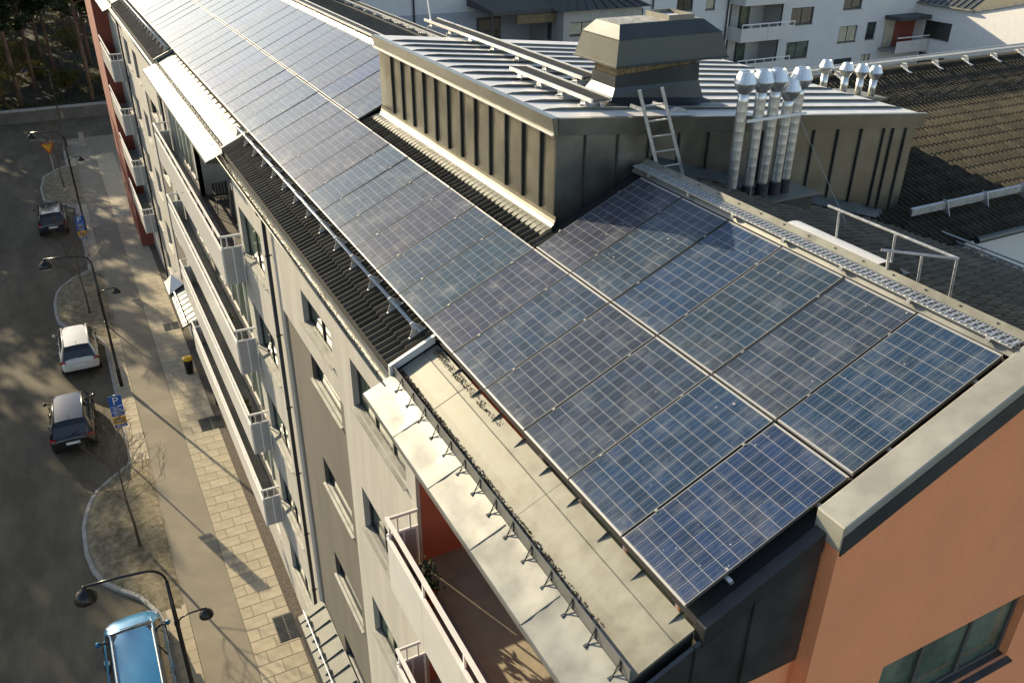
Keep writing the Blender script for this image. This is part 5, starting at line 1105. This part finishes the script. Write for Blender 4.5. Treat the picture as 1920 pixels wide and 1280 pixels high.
# ================================================================ SMALL THINGS
for i, (x0,x1,y0,y1,lb) in enumerate(((-1.46,-0.82,15.85,17.0,'dark foot grate in the paving nearest the camera'),(-1.58,-0.62,28.7,29.75,'dark foot grate in the sunlit paving below the balconies'),(-1.66,-0.9,38.9,39.8,'dark foot grate in the paving by the far entrance'))):
    t = thing('foot_grate', lb, 'grate', ((x0+x1)/2,(y0+y1)/2,zt), 'foot grates in the paving')
    MB().box(x0,x1,y0,y1,zt+0.016,zt+0.022).build('frame','grate',t)
    for k in range(2): 
        m = MB(); w = (x1-x0)/2
        for q in range(16): yy = y0+0.03+(y1-y0-0.06)*q/16; m.box(x0+k*w+0.02,x0+(k+1)*w-0.02,yy,yy+0.02,zt+0.022,zt+0.034)
        o = m.build('grid','zinc_dark',t); o['kind'] = 'stuff'
t = thing('litter_bin','dark bin with yellow lid standing by the entrance wall','bin',(-1.2,34.0,zt))
MB().lathe([(0.17,zt),(0.21,zt+0.75),(0.22,zt+0.76)],(-1.2,34.0,0),12).build('body','lamp_black',t,smooth=True); MB().lathe([(0.235,zt+0.76),(0.235,zt+0.84),(0.15,zt+0.9)],(-1.2,34.0,0),12).build('lid','sign_yellow',t)
# white folded awning on the far entrance canopy
t = thing('entrance_awning','white folded awning on the canopy of the far entrance','awning',(-0.9,37.3,-12.3))
MB().add([(-1.24,36.5,-12.42),(-1.24,38.1,-12.42),(-0.52,38.1,-12.0),(-0.52,36.5,-12.0),(-0.95,37.3,-11.75)],[(0,1,4),(1,2,4),(2,3,4),(3,0,4),(3,2,1,0)]).build('sheet','white_paint',t)
MB().bar((-1.26,36.45,-12.42),(-1.26,38.15,-12.42),0.04).build('front_bar','white_paint',t)
# top balcony furniture
t = thing('parasol','closed black parasol leaning in the open top balcony','parasol',(-0.2,19.6,F[0]))
MB().tube([(-0.2,19.6,F[0]),(-0.28,19.4,F[0]+1.9)],0.02,6).build('pole','alu',t); MB().lathe([(0.05,F[0]+0.7),(0.16,F[0]+0.95),(0.10,F[0]+1.7),(0.02,F[0]+1.95)],(-0.25,19.5,0),10).build('cover','umbrella',t)
def chair(x, y, z, label, m='frame_dark'):
    t = thing('balcony_chair', label, 'chair', (x,y,z))
    for i in range(5): MB().box(x-0.22+i*0.09,x-0.15+i*0.09,y-0.2,y+0.2,z+0.43,z+0.455).build('seat_slat',m,t)
    for i in range(5): MB().box(x-0.22+i*0.09,x-0.15+i*0.09,y+0.2,y+0.225,z+0.5,z+0.9).build('back_slat',m,t)
    for sx in (-0.22,0.22):
        for sy in (-0.2,0.2): MB().bar((x+sx,y+sy,z),(x+sx,y+sy,z+(0.43 if sy < 0 else 0.92)),0.025).build('leg',m,t)
        MB().bar((x+sx,y-0.2,z+0.64),(x+sx,y+0.22,z+0.64),0.03,0.02).build('armrest',m,t)
chair(0.35,20.6,F[0],'dark slatted chair in the open top balcony'); 
t = thing('drying_rack','folding metal rack standing on the near balcony floor','drying rack',(-0.1,0.9,F[0]))
def rackp(u,v,h): return (-0.45+0.62*u, 1.15+0.55*v, F[0]+h)
for u in (0,1):
    MB().bar(rackp(u,0,0.02),rackp(u,1,0.72),0.018).build('leg','galv',t); MB().bar(rackp(u,1,0.02),rackp(u,0,0.72),0.018).build('leg','galv',t)
    MB().bar(rackp(u,-0.3,0.72),rackp(u,1.3,0.72),0.018).build('side_bar','galv',t)
for i in range(9): MB().tube([rackp(0,-0.3+1.6*i/8,0.72),rackp(1,-0.3+1.6*i/8,0.72)],0.008,5).build('rod','galv',t)
t = thing('potted_plant','dark potted plant behind the near balcony railing','plant',(-0.72,4.55,F[0]))
MB().lathe([(0.11,F[0]),(0.15,F[0]+0.28),(0.165,F[0]+0.29)],(-0.72,4.55,0),12).build('pot','red_wall',t,smooth=True)
b = MB(); rn = random.Random(2)
for _ in range(160):
    p = Vector((-0.70+rn.gauss(0,.07),4.55+rn.gauss(0,.12),F[0]+0.3+abs(rn.gauss(0.18,.16)))); u = Vector((rn.gauss(0,1),rn.gauss(0,1),rn.gauss(0,1))).normalized(); w = u.orthogonal(); s = rn.uniform(.02,.06)
    b.add([p-u*s,p+w*s*.5,p+u*s,p-w*s*.5],[(0,1,2,3)])
b.build('foliage','needles',t)

# belongings on the balconies
def planter(x, y, z, label, seed):
    t = thing('planter', label, 'planter', (x,y,z)); rn = random.Random(seed)
    MB().box(x-0.10,x+0.10,y-0.35,y+0.35,z,z+0.2).build('trough','red_wall' if seed % 2 else 'dark_metal',t); b = MB()
    for _ in range(130):
        p = Vector((x+rn.gauss(0,.07),y+rn.uniform(-.36,.36),z+0.2+abs(rn.gauss(.06,.09)))); u = Vector((rn.gauss(0,1),rn.gauss(0,1),rn.gauss(0,1))).normalized(); w = u.orthogonal(); q = rn.uniform(.02,.05)
        b.add([p-u*q,p+w*q*.6,p+u*q,p-w*q*.6],[(0,1,2,3)])
    b.build('foliage','leaf_olive',t)
planter(-0.85,21.0,F[0],'planted trough on the top long balcony near its open end',1); planter(-0.85,24.0,F[0],'planted trough on the top long balcony at its middle',2)
planter(-0.85,20.0,F[1],'planted trough on the second long balcony from the top',3); planter(-0.85,19.4,F[2],'planted trough on the third long balcony from the top',4)
chair(-0.1,22.6,F[0],'dark slatted chair deeper in the open top balcony')
